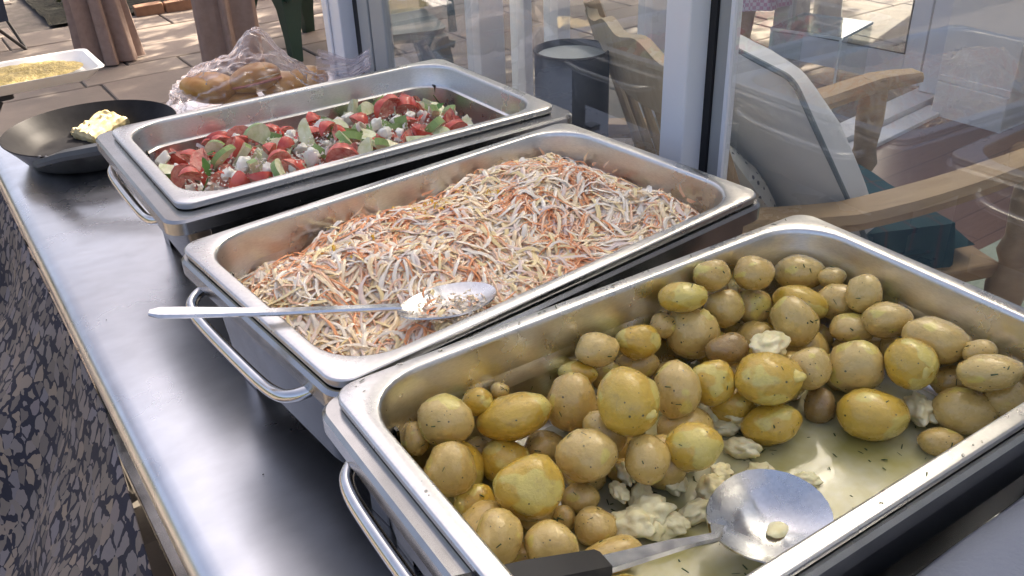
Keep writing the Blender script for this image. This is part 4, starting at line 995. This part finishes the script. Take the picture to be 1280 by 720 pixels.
# =================================================================== GARDEN CHAIRS
m_green = varied('green_plastic', (.012,.045,.035), (.018,.06,.045), 6, .35, .05)
def plastic_chair(loc, rz, label):
    t = thing('garden_chair', label, 'chair', loc, rz, 'green plastic garden chairs')
    MB().loops([rr(.24,.23,.06,.41), rr(.25,.24,.07,.425), rr(.25,.24,.07,.435), rr(.2,.19,.06,.428), rr(.1,.1,.04,.42)]).build('seat', m_green, t, True)
    for sx in (-1, 1):
        for sy in (-1, 1):
            lo = []
            for z_, w_, dx, dy in ((.0,.036,.045,.05),(.15,.045,.03,.03),(.3,.062,.015,.01),(.41,.095,.0,-.01)):
                cx_, cy_ = sx*(.235+dx) - sx*w_*.5, sy*(.225+dy) - sy*w_*.5
                lo.append([(cx_-w_, cy_-w_*.6, z_), (cx_+w_, cy_-w_*.6, z_), (cx_+w_, cy_+w_*.6, z_), (cx_-w_, cy_+w_*.6, z_)])
            MB().loops(lo).build('leg', m_green, t, True)
        arch = [(sx*.265 - sx*.02, -.26 + .52*i/10, .36 + .05*math.sin(math.pi*i/10)) for i in range(11)]
        MB().tube(arch, .02, 6).build('side_apron', m_green, t, True)
        MB().tube([(sx*.28, -.25, .43), (sx*.29, -.24, .66), (sx*.28, .1, .68), (sx*.25, .25, .7)], .022, 8).build('armrest', m_green, t, True)
    for k in range(5):
        MB().box(-.19+.08*k, -.13+.08*k, .235, .255, .44, .86, .006).build('back_slat', m_green, t, True)
    MB().box(-.25, .25, .228, .262, .861, .93, .012).build('crest_rail', m_green, t, True)
    return t
g_ = at(362, 76, 0)
plastic_chair((g_.x + .22, g_.y + .25, 0), R(12), 'dark green plastic garden chair beside the striped curtain')
g_ = at(500, 55, .35)
plastic_chair((g_.x, g_.y + .1, 0), R(70), 'dark green plastic garden chair seen through the conservatory corner glass')
m_navy = varied('navy_canvas', (.02,.03,.055), (.03,.045,.075), 20, .8, .3)
f_ = at(33, 62, 0)
cc = thing('camping_chair', 'navy canvas camping chair with thin black legs by the garden bed', 'chair', (f_.x, f_.y, 0), R(10))
for a, b2 in (((0,0,0),(-.5,.05,.62)), ((-.5,0,0),(.0,.05,.62)), ((0,.5,0),(-.5,.45,.95)), ((-.5,.5,0),(0,.45,.95)), ((0,0,0),(-.02,.5,.55)), ((-.5,0,0),(-.48,.5,.55))):
    MB().tube([a, b2], .011, 8).build('leg', m_black, cc, True)
mb = MB(); g = [(-.5+.5*i/6, .03+.44*j/6, .44 - .06*math.sin(math.pi*i/6)*math.sin(math.pi*j/6)) for j in range(7) for i in range(7)]
mb.add(g, [(j*7+i, j*7+i+1, (j+1)*7+i+1, (j+1)*7+i) for j in range(6) for i in range(6)]).build('seat', m_navy, cc, True)
MB().loops([[(-.5,.46,.42),(0,.46,.42),(0,.475,.42),(-.5,.475,.42)], [(-.5,.52,.95),(0,.52,.95),(0,.535,.95),(-.5,.535,.95)]]).build('backrest', m_navy, cc)
MB().loops([[(-.16,-.02,.20),(-.06,-.02,.20),(-.06,.06,.20),(-.16,.06,.20)], [(-.14,-.03,.64),(-.04,-.03,.64),(-.04,.08,.64),(-.14,.08,.64)]]).build('arm_pocket', m_navy, cc)

# =================================================================== GLASS TABLE AND PEOPLE BEYOND THE DOOR
tz = .36
q0, q1, q2 = at(964, 34, tz), at(1053, 47, tz), at(1098, 28, tz)
gt = thing('glass_table', 'low clear glass table on the paving outside the open door', 'table', (q1.x, q1.y, 0), math.atan2((q0-q1).y, (q0-q1).x))
la = min(.9, (q0-q1).length); lb = min(.75, (q2-q1).length); sg = -1
def gbox(name, x0, x1, y0, y1, z0, z1, mt=m_acrylic): return MB().box(x0, x1, min(y0*sg, y1*sg), max(y0*sg, y1*sg), z0, z1).build(name, mt, gt)
m_edge = mat('glass_edge', (.55,.62,.62), .2)
gbox('table_top', 0, la, 0, lb, tz-.012, tz)
gbox('side_panel', .0, .012, 0, lb, .002, tz-.013); gbox('side_panel', la-.012, la, 0, lb, .002, tz-.013)
for y_ in (-.004, lb+.001): gbox('edge_strip', 0, la, y_, y_+.003, tz-.012, tz, m_edge)
for x_ in (-.004, la+.001): gbox('edge_strip', x_, x_+.003, 0, lb, tz-.012, tz, m_edge)
for x_ in (0, la-.011):
    gbox('edge_strip', x_, x_+.011, -.004, -.001, .002, tz-.013, m_edge)

m_skin = varied('skin', (.45,.24,.17), (.52,.29,.21), 8, .5, .05, Subsurface_Weight=.05)
m_pink = mat('pink_gingham', (.6,.3,.4), .85); v = coord(m_pink); ck = N(m_pink, 'ShaderNodeTexChecker'); ck.inputs['Scale'].default_value = 55; ck.inputs[1].default_value = (.62,.30,.42,1); ck.inputs[2].default_value = (.74,.62,.68,1); L(m_pink, v, ck.inputs[0]); L(m_pink, ck.outputs[0], B(m_pink).inputs['Base Color'])
m_linen = varied('white_linen', (.62,.60,.55), (.72,.70,.66), 12, .9, .3, .004, 30)
m_grey = varied('grey_knit', (.12,.12,.13), (.17,.17,.18), 40, .9, .3)
m_hair = varied('brown_hair', (.06,.035,.02), (.1,.06,.03), 40, .6, .4, .002, 80)
def skinned(name, nodes, edges, mt, parent, sub=2):
    me = bpy.data.meshes.new(name); me.from_pydata([n_[:3] for n_ in nodes], edges, []); o = link(name, me, parent)
    md = o.modifiers.new('skin', 'SKIN'); md.use_smooth_shade = True
    for i, n_ in enumerate(nodes):
        sv = me.skin_vertices[0].data[i]; r_ = n_[3]; sv.radius = (r_, n_[4] if len(n_) > 4 else r_); sv.use_root = (i == 0)
    s_ = o.modifiers.new('sub', 'SUBSURF'); s_.levels = sub; s_.render_levels = sub
    me.materials.append(mt); return o
def person(loc, rz, label, legmat, top_mat, dress=None):
    t = thing('person', label, 'person', loc, rz)
    nd = [(0,0,.95,.13,.10),(0,0,1.12,.12,.09),(0,0,1.32,.15,.10),(0,.0,1.43,.07,.06),(0,-.01,1.52,.045,.05),
          (.09,0,.88,.085),(.10,-.01,.50,.058),(.105,.015,.28,.050),(.105,.02,.09,.036),(.11,-.10,.035,.034,.03),(.115,-.17,.025,.022),
          (-.09,0,.88,.085),(-.10,-.01,.50,.058),(-.105,.015,.28,.050),(-.105,.02,.09,.036),(-.11,-.10,.035,.034,.03),(-.115,-.17,.025,.022),
          (.19,0,1.38,.05),(.25,.02,1.12,.04),(.24,-.08,.90,.03),(.23,-.12,.82,.026),(-.19,0,1.38,.05),(-.25,.02,1.12,.04),(-.24,-.08,.90,.03),(-.23,-.12,.82,.026),
          (0,-.02,1.62,.075,.09),(0,-.01,1.72,.06,.07)]
    ed_ = [(0,1),(1,2),(2,3),(3,4),(0,5),(5,6),(6,7),(7,8),(8,9),(9,10),(0,11),(11,12),(12,13),(13,14),(14,15),(15,16),(2,17),(17,18),(18,19),(19,20),(2,21),(21,22),(22,23),(23,24),(4,25),(25,26)]
    for sx, wi in ((1, 20), (-1, 24)):
        for q in range(5):
            b0 = len(nd); ang = (q-2)*.012
            if q == 0: nd += [(sx*.215,-.15,.80,.010),(sx*.205,-.175,.775,.009)]
            else: nd += [(sx*.23, -.13+ang, .775, .010), (sx*.225, -.135+ang*1.2, .735+.004*abs(q-2), .008)]
            ed_ += [(wi, b0), (b0, b0+1)]
    body = skinned('body', nd, ed_, m_skin, t)
    h = blob(5, 3, .06, 1.2, (.088,.10,.09)).build('hair', m_hair, t, True); h.location = (0, .012, 1.71)
    for sx in (-1, 1):
        e = blob(6, 2, 0, 1, (.008,.006,.007)).build('eye', mat('eye', (.04,.03,.03), .2), t, True); e.location = (sx*.03, -.108, 1.645)
        e = blob(6, 2, .05, 1, (.008,.014,.022)).build('ear', m_skin, t, True); e.location = (sx*.083, -.01, 1.635)
    e = blob(8, 2, .05, 1, (.011,.017,.02)).build('nose', m_skin, t, True); e.location = (0, -.115, 1.62)
    e = blob(8, 2, .05, 1, (.022,.007,.006)).build('mouth', mat('lips', (.42,.16,.14), .5), t, True); e.location = (0, -.106, 1.585)
    if dress:
        mb = MB(); lo = []
        for z_, rx, ry in ((.34,.26,.21),(.35,.262,.212),(.6,.235,.19),(.85,.19,.155),(1.02,.15,.125),(1.12,.14,.115),(1.3,.185,.13),(1.40,.17,.11),(1.44,.10,.085)):
            lo.append([(rx*(1+(.07*math.sin(9*a) if z_ < .9 else 0))*math.cos(a), ry*(1+(.07*math.sin(9*a) if z_ < .9 else 0))*math.sin(a), z_) for a in (2*math.pi*i/54 for i in range(54))])
        mb.loops(lo, False, False).build('dress', dress, t, True)
    else:
        for sx in (-1, 1):
            mb = MB(); lo = []
            for z_, r_, dy in ((.03,.082,-.02),(.05,.08,-.015),(.3,.078,.01),(.5,.082,.0),(.72,.097,.0),(.92,.11,.0)):
                lo.append([(sx*.10 + r_*(1+.05*math.sin(5*a+z_*6))*math.cos(a), dy + r_*1.1*(1+.05*math.sin(4*a+z_*9))*math.sin(a), z_) for a in (2*math.pi*i/28 for i in range(28))])
            mb.loops(lo, False, True).build('trouser_leg', legmat, t, True)
        mb = MB(); lo = []
        for z_, rx, ry in ((.84,.205,.135),(1.0,.185,.13),(1.12,.165,.12),(1.3,.20,.135),(1.40,.18,.11),(1.45,.09,.075)):
            lo.append([(rx*math.cos(a), ry*math.sin(a), z_) for a in (2*math.pi*i/36 for i in range(36))])
        mb.loops(lo, False, False).build('jumper', top_mat, t, True)
        for sx in (-1, 1): MB().tube([(sx*.16,0,1.39),(sx*.2,0,1.36),(sx*.255,.02,1.12),(sx*.245,-.07,.92)], [.06,.065,.055,.045], 12).build('sleeve', top_mat, t, True)
    return t
q = at(931, 78, 0); person((q.x, q.y, 0), R(35), 'person in a pink checked dress with bare legs, standing outside the door', None, None, m_pink)
q = at(1012, 58, 0); person((q.x + .05, q.y + .05, 0), R(-30), 'person in loose white trousers standing behind the low glass table', m_linen, m_grey)

# =================================================================== PATTERNED CLOTH
m_cloth = mat('printed_cloth', (.3,.26,.2), .85); v = coord(m_cloth, 'Object', (1, .8, .8))
ns = N(m_cloth, 'ShaderNodeTexNoise'); ns.inputs['Scale'].default_value = 40; L(m_cloth, v, ns.inputs['Vector'])
wv_ = N(m_cloth, 'ShaderNodeMix', data_type='VECTOR'); wv_.inputs[0].default_value = .012; L(m_cloth, v, wv_.inputs[4]); L(m_cloth, ns.outputs['Color'], wv_.inputs[5]); vv = wv_.outputs[1]
v1 = N(m_cloth, 'ShaderNodeTexVoronoi', feature='DISTANCE_TO_EDGE'); v1.inputs['Scale'].default_value = 56; v1.inputs['Randomness'].default_value = .62; L(m_cloth, vv, v1.inputs['Vector'])
v2_ = N(m_cloth, 'ShaderNodeTexVoronoi'); v2_.inputs['Scale'].default_value = 56; v2_.inputs['Randomness'].default_value = .62; L(m_cloth, vv, v2_.inputs['Vector'])
cells = ramp(m_cloth, v2_.outputs['Color'], [(.15, (.10,.085,.08)), (.4, (.16,.135,.115)), (.55, (.14,.13,.145)), (.75, (.21,.165,.125)), (.95, (.13,.115,.135))])
thr = N(m_cloth, 'ShaderNodeMapRange'); L(m_cloth, noise_tex(m_cloth, v, 55, 2), thr.inputs[0]); thr.inputs[1].default_value = .38; thr.inputs[2].default_value = .62; thr.inputs[3].default_value = -.01; thr.inputs[4].default_value = .19
lt_ = N(m_cloth, 'ShaderNodeMath', operation='LESS_THAN'); L(m_cloth, v1.outputs['Distance'], lt_.inputs[0]); L(m_cloth, thr.outputs[0], lt_.inputs[1])
L(m_cloth, mixc(m_cloth, lt_.outputs[0], cells, (.008,.009,.022)), B(m_cloth).inputs['Base Color'])
bump(m_cloth, noise_tex(m_cloth, v, 300, 2), .2, .001)
def net_p(u, v_):                                  # u along the table, v from the table edge to the ground
    s_ = -.55 + 2.1*u
    gap = .034*max(0, min(1, (.22 - s_)/.4))
    out_ = .004 + gap + .62*v_**1.0
    z_ = TOP - .030 - .03*min(1, v_*12) - .76*v_ - gap*.4
    f_ = math.sin(s_*13 + 2*v_) * .6 + math.sin(s_*29 - 3*v_)*.22
    k_ = min(1, v_*4)
    return Vector((EF - out_ - .046*f_*k_ - .02*noise.noise((s_*6, v_*6, 3))*k_, s_, max(.01, z_ + .034*f_*k_ + .010*noise.noise((s_*9, v_*9, 1))*k_)))
mb = MB(); nu, nv = 150, 60
G1 = [net_p(i/nu, j/nv) for j in range(nv+1) for i in range(nu+1)]
mb.add(G1, [(j*(nu+1)+i, j*(nu+1)+i+1, (j+1)*(nu+1)+i+1, (j+1)*(nu+1)+i) for j in range(nv) for i in range(nu)])
cl_ = mb.build('patterned_cloth', m_cloth, None, True); cl_.rotation_euler.z = SITE
sd_ = cl_.modifiers.new('thick', 'SOLIDIFY'); sd_.thickness = .002
tag(cl_, 'navy cloth printed with cream and tan cells, draped from the table front to the ground', 'cloth')
rs = random.Random(17)

# =================================================================== SMALL THINGS ON THE TABLE
m_felt = varied('grey_fabric', (.17,.19,.24), (.22,.24,.29), 4, .95, .5, .003, 260)
q0, q1 = at(1092, 720, RIM-.03), at(1280, 584, RIM-.03)
dq = (q1-q0); ang = math.atan2(dq.y, dq.x)
gbag = thing('fabric_bag', 'soft grey blue fabric bag beside the potato chafing dish', 'bag', (q0.x, q0.y, TOP), ang)
mb = MB(); k, n = 40, 30; hz = .150; lo = []
for i in range(k+1):
    x_ = -.10 + .62*i/k; row_ = []
    en = min(1, min(i, k-i)/3)
    prof = [(-.012,.001), (.0,.03), (.002,.08), (-.002,.12), (-.012,.140), (-.03,.150), (-.06,.152), (-.10,.148), (-.14,.149), (-.19,.152), (-.225,.140), (-.245,.10), (-.25,.04), (-.24,.001)]
    for y_, z_ in prof:
        cr = .012*math.exp(-((y_+.085)/.014)**2) if z_ > .13 else 0
        row_.append((x_, y_*(.75+.25*en) - .03*(1-en) + .004*noise.noise((x_*9, y_*9, 2)), max(.001, z_*(.82+.18*en) - cr + .007*noise.noise((x_*7, y_*12, 5))*(z_ > .02))))
    lo.append(row_)
mb.loops(lo).build('bag_body', m_felt, gbag, True)
MB().tube([(-.08 + .58*i/20, -.125 + .003*math.sin(i), .1545) for i in range(21)], .003, 6).build('seam', m_felt, gbag, True)
q = at(223, 272, TOP+.004)
o = blob(33, 2, .35, 1.5, (.013,.007,.004)).build('black_scrap', m_black, None, True); o.location = q; o.rotation_euler.z = SITE-.2; tag(o, 'small black scrap on the steel table between two chafing dishes', 'scrap')
mb = MB()
for px, py in ((158,318),(133,400),(329,593),(184,276),(210,350)):
    q = at(px, py, TOP+.0012); r_ = rs.uniform(.0004,.0009); mb.lathe([(r_, 0), (r_*.6, r_*.6)], 6, q)
tag(mb.build('table_crumbs', m_soil), 'tiny dark crumbs on the bare steel table', 'crumbs', kind='stuff')

# =================================================================== GARDEN BEYOND THE FRAME (tree that dapples the sun, hedge, fence)
m_bark = varied('bark', (.07,.05,.035), (.13,.1,.07), 10, .9, .8, .02)
m_leaf = varied('tree_leaf', (.05,.09,.02), (.10,.15,.04), 3, .55, .1)
def tree(loc, h, rad, cnt, seed, label):
    t = thing('garden_tree', label, 'tree', loc); rg = random.Random(seed)
    mb = MB(); mb.tube([(0,0,0),(.05,.03,h*.3),(0,.1,h*.55),(.1,.05,h*.8)], [.16,.12,.09,.04], 10)
    pts = []
    for k in range(11):
        a = k*2.4; z0_ = h*rg.uniform(.4,.7); tip = Vector((math.cos(a)*rad*rg.uniform(.5,.95), math.sin(a)*rad*rg.uniform(.5,.95), h*rg.uniform(.62,.98)))
        mb.tube([(0,.05,z0_*.8), tip*.5 + Vector((0,0,z0_*.4)), tip], [.06,.035,.012], 6)
        for c in range(int(cnt/11)):
            pts.append(tip + Vector((rg.gauss(0,.42), rg.gauss(0,.42), rg.gauss(0,.34))) - tip*rg.random()*.25)
    mb.build('trunk', m_bark, t, True); leaf_cloud(pts, .105, rg).build('crown', m_leaf, t); return t
tree((5.9, 6.6, 0), 5.4, 2.3, 5600, 2, 'leafy garden tree past the house corner shading the patio')
tree((7.4, 4.6, 0), 6.6, 2.2, 9000, 6, 'taller leafy tree close to the end wall of the brick house')
m_para = mat('peach_canvas', (.62,.36,.22), .8); t_ = m_para.node_tree; tl_ = N(m_para, 'ShaderNodeBsdfTranslucent'); tl_.inputs[0].default_value = (.72,.34,.18,1)
mx_ = N(m_para, 'ShaderNodeMixShader'); mx_.inputs[0].default_value = .5; L(m_para, B(m_para).outputs[0], mx_.inputs[1]); L(m_para, tl_.outputs[0], mx_.inputs[2]); L(m_para, mx_.outputs[0], t_.nodes['Material Output'].inputs[0])
sail = thing('added_sail', 'peach canvas sail added out of view to tint the tray rims and shade the patio', 'added sail', (0,0,0))  # added above the view for a peach rim reflection and patio shade
mb = MB(); k = 12; g = []
for j in range(k+1):
    for i in range(k+1):
        u, v_ = i/k, j/k; g.append((2.9 + 2.6*u + .15*math.sin(v_*3.14)*(1-2*u)*.6, 2.45 + 2.9*v_ + .2*math.sin(u*3.14)*(1-2*v_), 3.0 + .85*u + .25*v_ - .25*math.sin(u*3.14)*math.sin(v_*3.14)))
mb.add(g, [(j*(k+1)+i, j*(k+1)+i+1, (j+1)*(k+1)+i+1, (j+1)*(k+1)+i) for j in range(k) for i in range(k)]).build('canvas', m_para, sail, True)
MB().tube([(2.85, 5.4, 0), (2.85, 5.4, 3.3)], .04, 10).build('mast', m_white, sail, True)
m_hedge = varied('hedge_leaf', (.035,.06,.018), (.07,.10,.03), 4, .7, .1)
hd_ = thing('hedge', 'clipped green hedge along the open side of the garden', 'hedge', (-7.5, 0, 0))
rg = random.Random(4)
MB().box(-.35, .35, -7, 11, 0, 1.55, .1).build('hedge_core', m_soil, hd_)
leaf_cloud([(rg.choice((rg.uniform(.3,.48), rg.uniform(-.4,.4))), rg.uniform(-7,11), rg.uniform(.05,1.75)) for _ in range(9000)], .07, rg).build('foliage', m_hedge, hd_)
h2 = thing('hedge', 'tall dark hedge behind the garden bed at the far end', 'hedge', (1, 12.5, 0))
MB().box(-9, 9, -.35, .35, 0, 1.5, .1).build('hedge_core', m_soil, h2)
leaf_cloud([(rg.uniform(-9,9), -rg.uniform(.25,.5), rg.uniform(.05,1.7)) for _ in range(7000)], .08, rg).build('foliage', m_hedge, h2)
